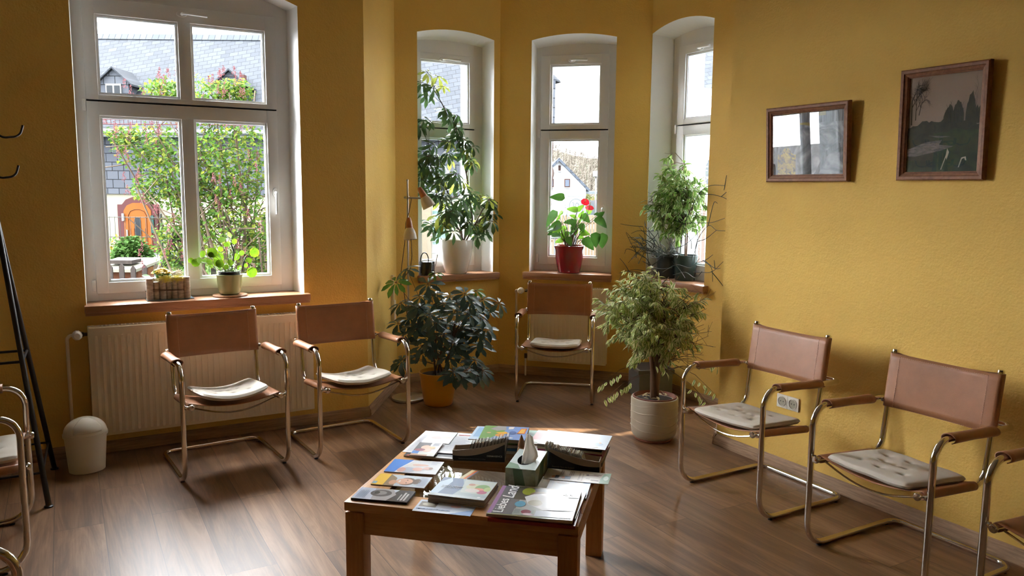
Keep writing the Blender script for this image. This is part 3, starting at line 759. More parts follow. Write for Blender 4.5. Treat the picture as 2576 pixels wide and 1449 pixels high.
def paper(name, label, cat, c, wd, ang, z, t, base, prints, group=None, rough=.28, curl=0, edge=None, texts=()):
    """thin printed item lying flat; z = underside; prints: (polygon in 0..1, colour), x across, y away from the front edge"""
    w_, d_ = wd
    g = G(); nx, ny = 12, 8; bm = bmesh.new()
    def zz(u, v): return curl*(max(0, u-.7)/.3)**2 if curl > 0 else 0
    k = 0
    for lev in (0, 1):
        for j in range(ny+1):
            for i in range(nx+1):
                u = i/nx; v = j/ny; g.v.append(((u-.5)*w_, (v-.5)*d_, lev*t+zz(u, v)*(1 if lev else .6)))
    n = (nx+1)*(ny+1)
    for j in range(ny):
        for i in range(nx):
            k = j*(nx+1)+i; g.f.append((n+k, n+k+1, n+k+nx+2, n+k+nx+1)); g.m.append(0); g.f.append((k, k+nx+1, k+nx+2, k+1)); g.m.append(1)
    for i in range(nx): g.f.append((i, i+1, n+i+1, n+i)); g.m.append(1); q = ny*(nx+1)+i; g.f.append((q+1, q, n+q, n+q+1)); g.m.append(1)
    for j in range(ny): q = j*(nx+1); g.f.append((q+nx+1, q, n+q, n+q+nx+1)); g.m.append(1); q += nx; g.f.append((q, q+nx+1, n+q+nx+1, n+q)); g.m.append(1)
    o = obj(name, g, [col(base, rough), edge or PAGES], smooth=False)
    o.location = (c[0], c[1], z); o.rotation_euler = (0, 0, R(ang)); tag(o, label, cat, group)
    if prints:
        g = G(); ms = []
        for i, (poly, cc) in enumerate(prints):
            mm = col(cc, rough)
            if mm not in ms: ms.append(mm)
            hz = t+.00025+.00006*i
            g.quad([((u-.5)*w_, (v-.5)*d_, hz+zz(u, v)) for u, v in poly], ms.index(mm))
        obj('cover_print', g, ms, o, False)
    for (s, size, x, y, rot, cc, sh) in texts:
        text_part(s, size, o, col(cc, .4), ((x-.5)*w_, (y-.5)*d_, t+.0012+zz(x, y)), R(rot), 'title', sh)
    return o
TZt = .4552
WHI = (.78, .79, .80)
# left back: white notices, a fact sheet, a small leaflet on top
paper('magazine', 'dark covered magazine lying under the white notices at the back left of the table', 'magazine', (1.395, 3.118), (.22, .30), -40.8, TZt, .007, (.05, .05, .06), [(rc(.05, .0, .4, .06), (.4, .08, .05)), (rc(.62, .01, .98, .06), (.7, .7, .68))])
paper('notice_sheet', 'white printed notice with two text columns, back left on the table', 'leaflet', (1.385, 3.180), (.155, .31), -42.5, TZt+.0075, .0015, WHI, lines(.08, .45, .05, .9, 26, False, (.50, .52, .60), 3))
paper('notice_sheet', 'white printed notice with a red heading, partly under the small leaflet', 'leaflet', (1.485, 3.108), (.15, .29), -40, TZt+.0092, .0015, WHI, lines(.1, .85, .08, .8, 24, False, (.52, .54, .60), 5)+[(rc(.35, .86, .8, .89), (.55, .12, .15))])
paper('brochure', 'pale mint brochure with a faded photo, on the white notices', 'brochure', (1.446, 3.212), (.125, .169), -39.5, TZt+.011, .002, (.62, .72, .69), [(rc(.0, .0, 1, .62), (.70, .70, .72)), (ell(.4, .45, .22, .12), (.72, .52, .50)), (ell(.7, .5, .2, .1), (.75, .60, .56)), (rc(.62, .05, .98, .28), WHI)])
paper('leaflet', 'small square leaflet with two faces and a blue tag, on the white notices', 'leaflet', (1.321, 3.078), (.105, .175), -38, TZt+.0135, .004, (.68, .67, .65), [(rc(0, 0, .7, .12), (.45, .25, .14)), (rc(0, .14, .28, .34), (.05, .22, .60)), (rc(.0, .36, .55, .98), (.07, .06, .07)), (ell(.42, .62, .20, .16), (.70, .42, .30)), (ell(.55, .40, .18, .13), (.72, .46, .36)), (ell(.25, .42, .22, .10), (.25, .04, .07)), (rc(.3, .08, .95, .22), (.68, .68, .60)), (ell(.7, .60, .13, .09), (.65, .42, .2))]+lines(.65, .95, .75, .95, 4))
# blue brochure with two people
paper('brochure', 'white brochure with a blue side panel and two people hugging', 'brochure', (1.205, 2.934), (.215, .150), -38.2, TZt, .004, (.66, .67, .68), [([(0, 0), (.2, 0), (.24, .35), (.40, 1), (0, 1)], (.06, .25, .70)), ([(.2, 0), (.225, 0), (.265, .35), (.425, 1), (.40, 1), (.24, .35)], WHI), (ell(.42, .22, .15, .20), (.42, .45, .52)), (ell(.30, .2, .08, .18), (.66, .38, .32)), (ell(.46, .62, .12, .16), (.70, .66, .60)), (ell(.60, .62, .16, .09), (.66, .44, .36)), (ell(.60, .30, .10, .14), (.72, .44, .36)), (ell(.78, .40, .09, .11), (.66, .40, .34)), (ell(.84, .40, .04, .09), (.28, .18, .14))]+lines(.78, .95, .68, .95, 4, False, (.45, .45, .55), 2))
paper('brochure', 'brochure with a yellow side strip and a smiling curly haired person', 'brochure', (1.101, 2.811), (.215, .116), -39.8, TZt, .0035, (.55, .62, .68), [(rc(0, 0, .22, 1), (.80, .50, .06)), ([(.22, 0), (.42, 0), (.38, .7), (.22, 1)], (.30, .22, .14)), (rc(.0, .08, .08, .3), (.25, .42, .55)), (ell(.60, .45, .16, .34), (.16, .09, .06)), (ell(.78, .5, .08, .24), (.13, .08, .055)), (ell(.56, .44, .155, .27), (.72, .42, .30)), (ell(.47, .42, .02, .10), (.80, .75, .72)), (ell(.60, .56, .014, .04), (.12, .07, .05)), (ell(.61, .32, .014, .04), (.12, .07, .05)), (ell(.36, .3, .07, .2), (.62, .34, .22))]+lines(.82, .97, .1, .9, 7, True, (.40, .45, .58), 4))
paper('brochure', 'dark grey and pale brochure with a large eye, front left corner of the table', 'brochure', (.983, 2.697), (.215, .108), -40, TZt, .009, (.55, .60, .70), [([(.40, 0), (1, 0), (1, 1), (.72, 1), (.60, .35)], (.035, .035, .042)), ([(.35, 0), (.62, 0), (.72, .55), (.6, 1), (.28, 1)], (.40, .40, .42)), (ell(.44, .6, .19, .30), (.10, .09, .09)), (ell(.42, .62, .12, .18), (.30, .29, .29)), (ell(.36, .62, .05, .14), (.03, .03, .03)), (rc(.80, .12, .825, .62), (.5, .5, .5)), (rc(.85, .10, .885, .80), (.6, .6, .6)), (rc(.905, .10, .94, .70), (.6, .6, .6))]+lines(.04, .22, .1, .8, 6, True, (.30, .36, .50), 4), edge=col((.04, .04, .045), .5))
for i, (x, wx) in enumerate([(.86, .03), (.92, .03), (.80, .01), (.775, .01)]):
    pass
# mail order stack
for k in range(5):
    last = k == 4
    paper('photo_catalogue', 'brochure with a salad photo and blue panel, topmost of its small stack' if last else 'brochure in the small stack below the salad cover, layer %s from the table' % ['lowest', 'second', 'third', 'fourth'][k], 'brochure', (1.252+.002*((k*7) % 3-1), 2.568+.002*((k*5) % 3-1)), (.215, .185), -43.5+((k*3) % 3-1)*.6, TZt+.0056*k, .0052, (.42, .50, .52), [([(0, 0), (.38, 0), (.50, .55), (.36, 1), (0, 1)], (.13, .19, .32)), ([(0, 0), (.12, 0), (.22, .8), (.16, 1), (0, .7)], (.55, .68, .80)), (rc(.0, .0, 1, .12), (.52, .58, .60)), ([(.5, .28), (1, .25), (1, .95), (.42, .95)], (.55, .60, .56)), (ell(.66, .62, .14, .16), (.62, .60, .42)), (ell(.82, .6, .13, .18), (.24, .42, .16)), (ell(.78, .50, .10, .08), (.75, .30, .22)), (ell(.86, .38, .09, .10), (.50, .13, .22)), (ell(.92, .55, .06, .12), (.50, .60, .25)), (ell(.68, .42, .13, .10), (.70, .62, .58)), (ell(.60, .72, .06, .06), (.55, .28, .2)), (ell(.88, .10, .03, .04), WHI)] if last else [], 'brochures stacked near the table centre', texts=[('N UND  HEBREN', .011, .10, .52, 0, (.75, .78, .82), 0), ('FRISCHEN TIPP', .011, .10, .44, 0, (.75, .78, .82), 0)] if last else ())
paper('flyer', 'flat white and blue flyer with a small eye photo, at the table front edge', 'flyer', (1.142, 2.495), (.215, .106), -41.6, TZt, .0012, (.60, .66, .76), [(rc(.04, .42, .34, .86), (.25, .22, .18)), (ell(.19, .64, .11, .13), (.55, .52, .42)), (ell(.67, .64, .09, .12), (.70, .48, .48)), ([(.62, 0), (1, 0), (1, .52), (.9, .38)], (.22, .36, .62)), ([(.5, 0), (.62, 0), (1, .56), (1, .62)], (.62, .70, .80)), (rc(.36, .45, .58, .86), (.68, .72, .78))]+lines(.04, .6, .90, .97, 2, False, (.45, .48, .55), 9), texts=[('UMWELT KENNENLERNEN', .0105, .03, .2, 0, (.32, .42, .62), .2)])
paper('bookmark_strip', 'narrow orange and cream strip lying beside the salad brochures', 'bookmark', (1.352, 2.742), (.034, .135), -57, TZt, .001, (.62, .52, .28), [(rc(.5, 0, .85, 1), (.66, .16, .03)), ([(.85, .3), (1, .3), (1, 1), (.8, 1)], (.06, .10, .25))])
# country magazine pair
paper('magazine', 'red spined magazine under the country magazine at the front of the table', 'magazine', (1.427, 2.322), (.305, .272), -41.0, TZt, .012, (.30, .03, .03), [], edge=col((.28, .025, .02), .5))
paper('magazine', 'white magazine lying askew beneath the country magazine, its edge showing at the right', 'magazine', (1.470, 2.345), (.27, .25), -43.5, TZt+.0125, .004, (.7, .7, .68), [])
paper('magazine', 'glossy country magazine with a salad cover and white lettering, front right of the table', 'magazine', (1.421, 2.327), (.300, .268), -41.2, TZt+.0168, .010, (.46, .47, .46), [(rc(0, 0, .05, 1), (.38, .22, .40)), (rc(.0, 0, 1, .03), (.35, .34, .18)), (rc(.05, .03, .30, 1), (.19, .19, .20)), (rc(.22, .55, .62, 1), (.10, .09, .07)), (ell(.36, .86, .08, .13), (.32, .36, .05)), (ell(.55, .76, .16, .13), (.22, .15, .10)), ([(.34, .66), (.44, .78), (.60, .83), (.9, .72), (.98, .3), (.62, .26), (.42, .42)], (.74, .74, .74)), (ell(.62, .58, .2, .18), (.70, .69, .66)), (ell(.50, .48, .09, .1), (.48, .45, .36)), (rc(.72, .74, 1, .98), (.34, .30, .27)), (ell(.80, .87, .05, .09), (.16, .12, .1)), (rc(.95, .76, .99, .96), (.55, .5, .45)), (ell(.33, .40, .065, .10), (.16, .40, .56)), (rc(.29, .05, .53, .24), (.38, .42, .40)), (ell(.44, .16, .06, .07), (.26, .06, .10)), (ell(.47, .09, .06, .035), (.66, .52, .60)), (rc(.55, .05, .97, .23), (.62, .66, .72)), (rc(.57, .16, .76, .22), (.48, .50, .56))]+lines(.30, .38, .09, .21, 4, False, (.2, .24, .24), 3), curl=.003, rough=.16,
      texts=[('Liebes', .050, .175, .06, 90, (.82, .82, .80), 0), ('Land', .062, .215, .56, 90, (.82, .82, .80), .25), ('le', .028, .86, .79, 90, (.8, .8, .78), .25), ('r', .028, .92, .80, 90, (.8, .8, .78), .25)])
paper('magazine', 'silvery blue magazine with a swimmer photo, at the right edge of the table', 'magazine', (1.622, 2.421), (.16, .165), -41.5, TZt, .010, (.52, .60, .72), [(rc(.12, .35, .8, .95), (.60, .66, .70)), (ell(.35, .8, .16, .06), (.45, .44, .44)), (rc(.82, 0, 1, 1), (.28, .42, .66)), (ell(.6, .86, .1, .05), (.42, .50, .60))])
paper('leaflet', 'cream folded leaflet with small icons and a green corner, hanging over the table edge', 'leaflet', (1.725, 2.508), (.258, .120), -42.6, TZt+.0105, .0015, (.58, .52, .43), [(rc(.0, 0, 1, .05), (.7, .74, .66)), (ell(.15, .28, .035, .10), (.50, .18, .04)), (rc(.17, .15, .23, .42), (.04, .05, .06)), (ell(.30, .26, .035, .10), (.50, .18, .04)), (rc(.32, .14, .41, .40), (.03, .09, .16)), (rc(.63, .60, .67, .72), (.07, .03, .02)), (rc(.66, .62, .82, .66), (.20, .08, .05)), (rc(.64, .30, .70, .36), (.22, .16, .12)), (rc(.72, .2, .84, .26), (.10, .05, .04)), (rc(.74, .70, .86, .76), (.28, .2, .14)), ([(.86, 0), (1, 0), (1, 1), (.9, .9), (.86, .4)], (.22, .36, .25)), (ell(.94, .5, .04, .2), (.60, .72, .66))]+lines(.22, .28, .5, .95, 2, True, (.3, .24, .18), 3)+lines(.36, .44, .5, .95, 3, True, (.3, .24, .18), 4)+lines(.5, .6, .1, .95, 2, True, (.3, .24, .18), 6))
# back row: pile of books and magazines, centre
z = TZt
for k, (t, w_, d_, cc, nm, lab) in enumerate([(.014, .20, .26, (.05, .05, .06), 'magazine', 'black magazine at the bottom of the book pile'), (.010, .21, .27, (.05, .14, .30), 'magazine', 'blue spined magazine in the book pile'), (.013, .20, .25, (.35, .12, .05), 'book', 'orange and white book in the middle of the pile'), (.012, .19, .24, (.16, .28, .03), 'book', 'green spined book in the pile, under the topmost ones')]):
    paper(nm, lab+' behind the card boxes', 'book' if nm == 'book' else 'magazine', (1.680+.004*(k % 2), 2.978), (w_, d_-.07), -38+k*.8, z, t, cc, [], 'pile of books behind the card boxes', edge=col(cc, .5) if k in (1, 3) else PAGES); z += t+.0003
paper('folder', 'mint green folder sticking out at the right of the book pile', 'folder', (1.714, 2.945), (.155, .19), -39.5, z, .004, (.28, .47, .40), [], 'pile of books behind the card boxes', edge=col((.28, .47, .40), .5)); 
paper('booklet', 'pale blue booklet sticking out at the left of the book pile', 'booklet', (1.605, 3.032), (.150, .19), -39.4, z+.0045, .004, (.50, .62, .74), [(rc(.08, .2, .9, .92), (.28, .46, .66))], 'pile of books behind the card boxes'); z += .009
paper('book', 'children\'s picture book with green and blue cover, topmost of the pile', 'book', (1.644, 2.963), (.200, .188), -36.5, z, .016, (.22, .34, .62), [([(0, 0), (.22, 0), (.50, .62), (.38, 1), (0, 1)], (.20, .36, .12)), ([(.15, .75), (.30, 1), (.48, 1), (.52, .7), (.32, .62)], (.38, .38, .36)), ([(.30, .5), (.52, .58), (.62, .44), (.44, .36)], (.80, .46, .08)), (ell(.42, .30, .10, .12), (.75, .36, .10)), ([(.55, .95), (.68, .98), (.66, .80), (.56, .76)], (.72, .70, .66)), (ell(.16, .45, .05, .04), (.62, .42, .22)), (ell(.68, .5, .08, .14), (.12, .2, .42)), ([(.78, .45), (.95, .47), (.97, .88), (.84, .86)], (.72, .17, .02)), ([(.80, .49), (.93, .51), (.94, .82), (.85, .81)], (.80, .45, .08)), (ell(.66, .12, .07, .04), (.74, .74, .70))], 'pile of books behind the card boxes', rough=.2)
# back right: magazines
z = TZt
for k, (t, cc, lab, dx, an) in enumerate([(.016, (.06, .06, .06), 'black edged magazine at the bottom of the back right pile', 0, -44), (.010, (.50, .48, .44), 'pale magazine second from the bottom of the back right pile', .004, -45.5), (.013, (.24, .015, .09), 'magenta magazine low in the back right pile', -.002, -44.5), (.012, (.30, .02, .11), 'magenta magazine just above the other magenta one in the back right pile', .002, -45), (.010, (.10, .09, .10), 'dark covered magazine in the upper part of the back right pile', -.001, -45)]):
    paper('magazine', lab, 'magazine', (1.866+dx, 2.745), (.275, .205), an, z, t, cc, [], 'magazines at the back right of the table', edge=col(cc, .5) if k in (0, 2, 3) else PAGES); z += t+.0004
paper('magazine', 'pink and white magazine sticking out at the left of the back right pile', 'magazine', (1.826, 2.795), (.235, .19), -44, z, .005, (.72, .66, .64), [(rc(.0, .3, .2, .85), (.66, .38, .38)), (rc(.02, .05, .15, .12), (.35, .42, .35))], 'magazines at the back right of the table'); z += .0055
paper('magazine', 'open pale blue magazine curling over the top of the back right pile', 'magazine', (1.872, 2.742), (.290, .198), -45.2, z, .004, (.60, .68, .76), [(rc(.1, .5, .35, .95), (.62, .70, .80)), (rc(.3, .1, .32, .9), (.5, .6, .7)), (rc(.35, .62, .68, .9), (.66, .70, .74)), (ell(.78, .3, .1, .15), (.48, .48, .46)), (ell(.86, .32, .08, .1), (.30, .42, .55)), (ell(.88, .42, .02, .04), (.75, .40, .22)), (ell(.80, .12, .09, .05), (.58, .48, .34)), (rc(.45, .04, .62, .09), (.25, .35, .5))], 'magazines at the back right of the table', curl=.0)

# card boxes: low swooping trays filled with appointment cards
BEIGE = mat('box_card_beige', (.42, .32, .23), .6); BXBLK = mat('box_print_black', (.010, .012, .018), .35); CARDM = mat('card_edges', (.62, .60, .56), .6); CARDG = mat('card_edges_grey', (.50, .46, .38), .8)
def card_box(c, ang, L, D, flip, label, words, cards, cm_, dark):
    e = empty('card_box', (c[0], c[1], TZt), R(ang), label, 'box', 'card boxes on the table')
    h0, h1 = .046, .088        # low end, high end
    n = 16; top = []
    for i in range(n+1):
        t = i/n; s = 3*t*t-2*t*t*t; h = h0+(h1-h0)*(t**1.7)
        top.append((t, h))
    def X(t): return (-L/2+L*t)*(1 if not flip else -1)
    def wall(y0, y1, m, dz=0, z0=0):
        g.prism([(X(0), z0)]+[(X(t), h+dz) for t, h in top]+[(X(1), z0)], y0, y1, 1, m)
    g = G(); wall(-D/2, -D/2+.003, 0); wall(D/2-.003, D/2, 0)
    xs = sorted((X(0), X(0)+(.003 if not flip else -.003))); g.box((xs[0], -D/2+.003, 0), (xs[1], D/2-.003, h0), 0)
    xs = sorted((X(1), X(1)-(.003 if not flip else -.003))); g.box((xs[0], -D/2+.003, 0), (xs[1], D/2-.003, h1), 0)
    g.box((-L/2+.003, -D/2+.003, 0), (L/2-.003, D/2-.003, .003), 0)
    obj('tray', g, BEIGE, e, False)
    g = G(); # black printed lower part of the front, with a curved upper edge
    g.prism([(X(0), .001)]+[(X(t), max(.016, h-.022+.012*math.sin(math.pi*t)*(-1)+.012*t)) for t, h in top]+[(X(1), .001)], -D/2-.0012, -D/2-.0002, 1)
    obj('printed_front', g, BXBLK, e, False)
    r_ = random.Random(3)
    for i in range(cards):
        t = .26+.72*i/(cards-1) if True else 0
        h = h0+(h1-h0)*t**1.7
        x = X(t); lean = .022 if not flip else -.022
        g = G(); hh = (.024 if not flip else .014)+r_.uniform(-.004, .004); th = .0012+r_.uniform(0, .0012)
        y0_, y1_ = -D/2+.006+r_.uniform(0, .004), D/2-.006-r_.uniform(0, .004)
        z0_ = .004; z1_ = h+hh
        g.quad([(x-lean*0, y0_, z0_), (x+th, y0_, z0_), (x+lean*.9+th, y0_, z1_), (x+lean*.9, y0_, z1_)])
        g.quad([(x, y1_, z0_), (x+lean*.9, y1_, z1_), (x+lean*.9+th, y1_, z1_), (x+th, y1_, z0_)])
        g.quad([(x, y0_, z0_), (x+lean*.9, y0_, z1_), (x+lean*.9, y1_, z1_), (x, y1_, z0_)]); g.quad([(x+th, y0_, z0_), (x+th, y1_, z0_), (x+lean*.9+th, y1_, z1_), (x+lean*.9+th, y0_, z1_)])
        g.quad([(x+lean*.9, y0_, z1_), (x+lean*.9+th, y0_, z1_), (x+lean*.9+th, y1_, z1_), (x+lean*.9, y1_, z1_)])
        obj('card', g, cm_ if i % 3 or not dark else CARDD, e, False)
    Tf = Matrix.Translation((0, -D/2-.0016, 0)) @ Matrix.Rotation(R(90), 4, 'X')
    for (s, size, x, zz_, cc) in words:
        text_part(s, size, e, col(cc, .5), None, 0, 'lettering', 0, .0002, T=Matrix.Translation((x, -D/2-.0016, zz_)) @ Matrix.Rotation(R(90), 4, 'X'))
    return e
CARDD = mat('card_black', (.02, .02, .022), .5)
card_box((1.490, 2.903), -34.0, .222, .070, False, 'black and beige swooping card box full of dark cards, left of the tissue box', [('DERMASENCE', .0105, .035, .022, (.62, .60, .56)), ('Deutschlandweit | Intensiv | Beratung | in Apotheken und Instituten', .0042, -.085, .010, (.30, .32, .36))], 34, CARDM, True)
card_box((1.786, 2.620), -42.0, .215, .070, True, 'black and beige swooping card box full of pale cards, right of the tissue box', [('Gesunde Haut mit System!', .0085, -.088, .009, (.30, .26, .22))], 30, CARDG, False)

# tissue box
TB = empty('tissue_box', (1.553, 2.612, TZt), R(-43.4), 'green and white tissue box with a tissue sticking up, in the middle of the table', 'tissue box')
TISB = mat('tissue_box_print', (.40, .48, .36), .35, var=.5, vscale=14); TISG = mat('tissue_box_green', (.10, .22, .11), .35, var=.3, vscale=10); TIST = mat('tissue_box_top', (.60, .68, .66), .28, var=.15, vscale=9)
g = G(); w_, d_, h_ = .118, .232, .078
def lid(g, hole):
    n = 24; o_ = []
    for i in range(n):
        a = 2*math.pi*i/n; cx_, cy_ = math.cos(a), math.sin(a); s = 1/max(abs(cx_), abs(cy_)); o_.append((cx_*s*w_/2, cy_*s*d_/2))
    for i in range(n):
        a = 2*math.pi*i/n; a2 = 2*math.pi*(i+1)/n
        p = (hole[0]*math.cos(a), hole[1]*math.sin(a)); q = (hole[0]*math.cos(a2), hole[1]*math.sin(a2)); j = (i+1) % n
        g.quad([(p[0], p[1], h_), (o_[i][0], o_[i][1], h_), (o_[j][0], o_[j][1], h_), (q[0], q[1], h_)], 1)
        g.quad([(p[0], p[1], h_), (q[0], q[1], h_), (q[0], q[1], h_-.02), (p[0], p[1], h_-.02)], 2)
        g.quad([(0, 0, h_-.02), (p[0], p[1], h_-.02), (q[0], q[1], h_-.02)], 2)
lid(g, (.036, .070))
for (a, b) in [((-w_/2, -d_/2), (w_/2, -d_/2)), ((w_/2, -d_/2), (w_/2, d_/2)), ((w_/2, d_/2), (-w_/2, d_/2)), ((-w_/2, d_/2), (-w_/2, -d_/2))]:
    g.quad([(a[0], a[1], 0), (b[0], b[1], 0), (b[0], b[1], h_), (a[0], a[1], h_)], 0)
g.quad([(-w_/2, -d_/2, 0), (-w_/2, d_/2, 0), (w_/2, d_/2, 0), (w_/2, -d_/2, 0)], 0)
obj('carton', g, [TISB, TIST, DARKH], TB, False)
e_ = .0006
for q in ([(-.02, -d_/2-e_, .001), (.022, -d_/2-e_, .001), (.006, -d_/2-e_, h_-.001), (-.030, -d_/2-e_, h_-.001)],
          [(w_/2+e_, -.08, .001), (w_/2+e_, .02, .001), (w_/2+e_, .06, h_-.001), (w_/2+e_, -.02, h_-.001)],
          [(-w_/2+.001, -d_/2+.001, h_+e_), (.0, -d_/2+.001, h_+e_), (-.02, -.07, h_+e_), (-w_/2+.001, -.05, h_+e_)]):
    g = G(); g.quad(q); obj('brush_print', g, TISG, TB, False)
TISS = mat('tissue_paper', (.88, .84, .78), .9, spec=.1, sub=.6)
g = G(); n = 16; rows = 20
def lerp_tab(tab, t):
    for (a, x), (b, y) in zip(tab, tab[1:]):
        if t <= b: return x+(y-x)*(t-a)/(b-a)
    return tab[-1][1]
XLT = [(0, -.022), (.2, -.020), (.5, -.012), (.8, -.006), (1, -.004)]; XRT = [(0, .012), (.12, .034), (.3, .046), (.45, .043), (.7, .030), (1, .024)]
for layer in (0, 1):
    k0 = len(g.v)
    for j in range(rows+1):
        t = j/rows; a, b = lerp_tab(XLT, t), lerp_tab(XRT, t)
        for i in range(n+1):
            u = i/n; x = a+(b-a)*u
            y = -.012+.014*layer*(1-t*.8)+.005*math.sin(9*u+3*t)+.012*(u-.5)**2*4*(.5-layer)+.006*t
            g.v.append((x, y, h_-.020+(.128-.012*u*t)*t+.006*math.sin(3*u)*(1-t)))
    for j in range(rows):
        for i in range(n): k = k0+j*(n+1)+i; g.f.append((k, k+1, k+n+2, k+n+1)); g.m.append(0)
obj('tissue', g, TISS, TB, angle=180)

# small wooden figure behind the tissue box
FIGM = wood_mat('figurine_wood', (.50, .27, .14), (.30, .13, .05), (20, 20, 5), .5)
fg = empty('wooden_figurine', (1.604, 2.745, TZt), R(-30), 'small carved wooden gnome figure with a pointed hat, behind the tissue box', 'figurine')
g = G(); g.lathe([(0, 0), (.013, 0), (.015, .008), (.012, .03), (.009, .046), (.011, .055), (0, .058)], n=20); obj('body', g, BLACK, fg)
g = G(); g.lathe([(0, .050), (.017, .053), (.019, .062), (.015, .078), (.012, .09), (0, .095)], n=20); obj('head', g, FIGM, fg)
g = G(); g.lathe([(.0, .082), (.015, .083), (.014, .094), (.009, .112), (.003, .130), (0, .134)], n=20); obj('pointed_hat', g, mat('figurine_hat', (.22, .09, .03), .5), fg)

# measured plant positions (metres)
SCH = [[2.614,6.0,2.526],[2.666,6.0,2.42],[2.719,6.0,2.503],[2.573,6.0,2.445],[2.754,6.0,2.427],[2.631,6.0,2.356],[2.578,6.0,2.149],[2.543,6.0,2.116],[2.718,6.0,2.219],[2.771,6.0,2.158],[2.843,6.0,2.194],[2.861,6.0,2.098],[2.825,6.0,2.016],[2.771,6.0,1.982],[2.897,6.0,2.003],[2.952,6.0,1.956],[2.916,6.0,1.89],[2.594,6.0,1.896],[2.629,6.0,1.913],[2.682,6.0,1.851],[2.548,6.0,1.848],[2.576,6.0,1.769],[2.628,6.0,1.754],[2.569,6.0,1.705],[2.789,6.0,1.854],[2.971,6.0,1.843],[2.788,6.0,1.708],[2.843,6.0,1.676],[2.717,6.0,1.675],[2.645,6.0,1.609],[2.681,6.0,1.545],[2.752,6.0,1.513],[2.628,6.0,1.577],[2.898,6.0,1.612],[2.953,6.0,1.546],[2.861,6.0,1.513],[2.806,6.0,1.447],[2.752,6.0,1.414],[2.698,6.0,1.382],[2.662,6.0,1.317],[2.716,6.0,1.317],[2.824,6.0,1.315],[2.898,6.0,1.414],[2.972,6.0,1.446],[3.046,6.0,1.496],[3.103,6.0,1.53],[3.18,6.0,1.463],[3.199,6.0,1.361],[3.142,6.0,1.328],[3.066,6.0,1.312],[3.104,6.0,1.244],[3.029,6.0,1.212],[2.935,6.0,1.314],[2.77,6.0,1.25],[2.824,6.0,1.381]]
SCH_ST = [[[2.942,6.03,1.111],[2.912,6.03,1.263],[2.784,6.03,1.578],[2.677,6.03,1.771],[2.618,6.03,1.946]],[[2.987,6.03,1.109],[3.006,6.03,1.311],[2.956,6.03,1.711],[2.875,6.03,2.036],[2.739,6.03,2.28],[2.669,6.03,2.392]],[[3.025,6.03,1.108],[3.032,6.03,1.294],[3.119,6.03,1.445],[3.196,6.03,1.445]],[[2.942,6.03,1.111],[2.875,6.03,1.28],[2.747,6.03,1.331]],[[2.969,6.03,1.11],[2.957,6.03,1.312],[2.839,6.03,1.512]]]
ANT = [[3.675,5.613,1.525,3.585,5.704,1.544,0],[3.629,5.659,1.407,3.552,5.736,1.283,0],[3.672,5.617,1.408,3.632,5.656,1.369,1],[3.652,5.636,1.362,3.62,5.669,1.337,1],[3.73,5.558,1.323,3.663,5.626,1.328,0],[3.756,5.532,1.423,3.689,5.6,1.446,1],[3.756,5.532,1.423,3.792,5.496,1.479,2],[3.663,5.625,1.307,3.568,5.721,1.252,0],[3.616,5.672,1.233,3.581,5.708,1.218,0],[3.672,5.616,1.189,3.658,5.63,1.251,2],[3.674,5.614,1.175,3.607,5.682,1.155,1],[3.825,5.463,1.404,3.8,5.488,1.469,1],[3.779,5.509,1.383,3.832,5.457,1.326,0],[3.78,5.508,1.311,3.798,5.49,1.232,0],[3.797,5.492,1.187,3.862,5.426,1.099,0],[3.867,5.421,1.237,3.872,5.417,1.114,0],[3.907,5.382,1.232,3.904,5.384,1.101,0],[3.877,5.411,1.375,3.913,5.375,1.424,0],[3.865,5.423,1.361,3.937,5.351,1.291,0],[3.734,5.554,1.226,3.758,5.53,1.268,2],[3.877,5.411,1.395,3.85,5.438,1.395,0],[3.742,5.546,1.365,3.707,5.581,1.391,1],[3.767,5.522,1.365,3.786,5.503,1.434,1]]
ANTF = [[3.804,5.484,1.5],[3.83,5.459,1.449]]
PIL = [[0.683,5.33,1.134,0.017],[0.709,5.33,1.12,0.026],[0.726,5.33,1.135,0.02],[0.746,5.33,1.176,0.022],[0.759,5.33,1.127,0.021],[0.797,5.33,1.188,0.032],[0.823,5.33,1.173,0.02],[0.86,5.33,1.266,0.022],[0.881,5.33,1.234,0.015],[0.908,5.33,1.233,0.017],[0.86,5.33,1.199,0.017],[0.947,5.33,1.246,0.018],[0.923,5.33,1.289,0.02],[0.913,5.33,1.197,0.022],[0.848,5.33,1.15,0.033],[0.955,5.33,1.147,0.023],[0.992,5.33,1.17,0.018],[0.906,5.33,1.119,0.02],[1.019,5.33,1.129,0.02],[1.067,5.33,1.175,0.031],[1.045,5.33,1.048,0.033],[1.016,5.33,1.09,0.014],[0.79,5.33,1.121,0.02],[0.838,5.33,1.119,0.026],[0.804,5.33,1.094,0.015],[0.88,5.33,1.091,0.017],[0.927,5.33,1.084,0.015],[0.97,5.33,1.078,0.015],[0.854,5.33,1.083,0.015],[0.822,5.33,1.12,0.022],[0.786,5.33,1.175,0.018]]
PILS = [[[0.917,5.33,1.058],[0.93,5.33,1.125],[0.941,5.33,1.179],[0.927,5.33,1.228]],[[0.982,5.33,1.055],[0.997,5.33,1.118],[1.009,5.33,1.14]]]
LIL = [[-3.88,1.97,0.55,0.66,3],[-3.8,1.1,0.5,0.61,2],[-4.6,1.86,0.5,0.61,2],[-5.07,2.12,0.39,0.33,1],[-4.29,2.77,0.44,0.33,1],[-4.77,2.87,0.28,0.19,0.7],[-3.79,2.88,0.25,0.19,0.8],[-4.7,0.82,0.28,0.44,1],[-5.34,2.28,0.22,0.14,0.4],[-4.34,1.31,0.39,0.44,1],[-3.54,0.66,0.22,0.39,0.6],[-4.99,1.58,0.28,0.22,0.5]]
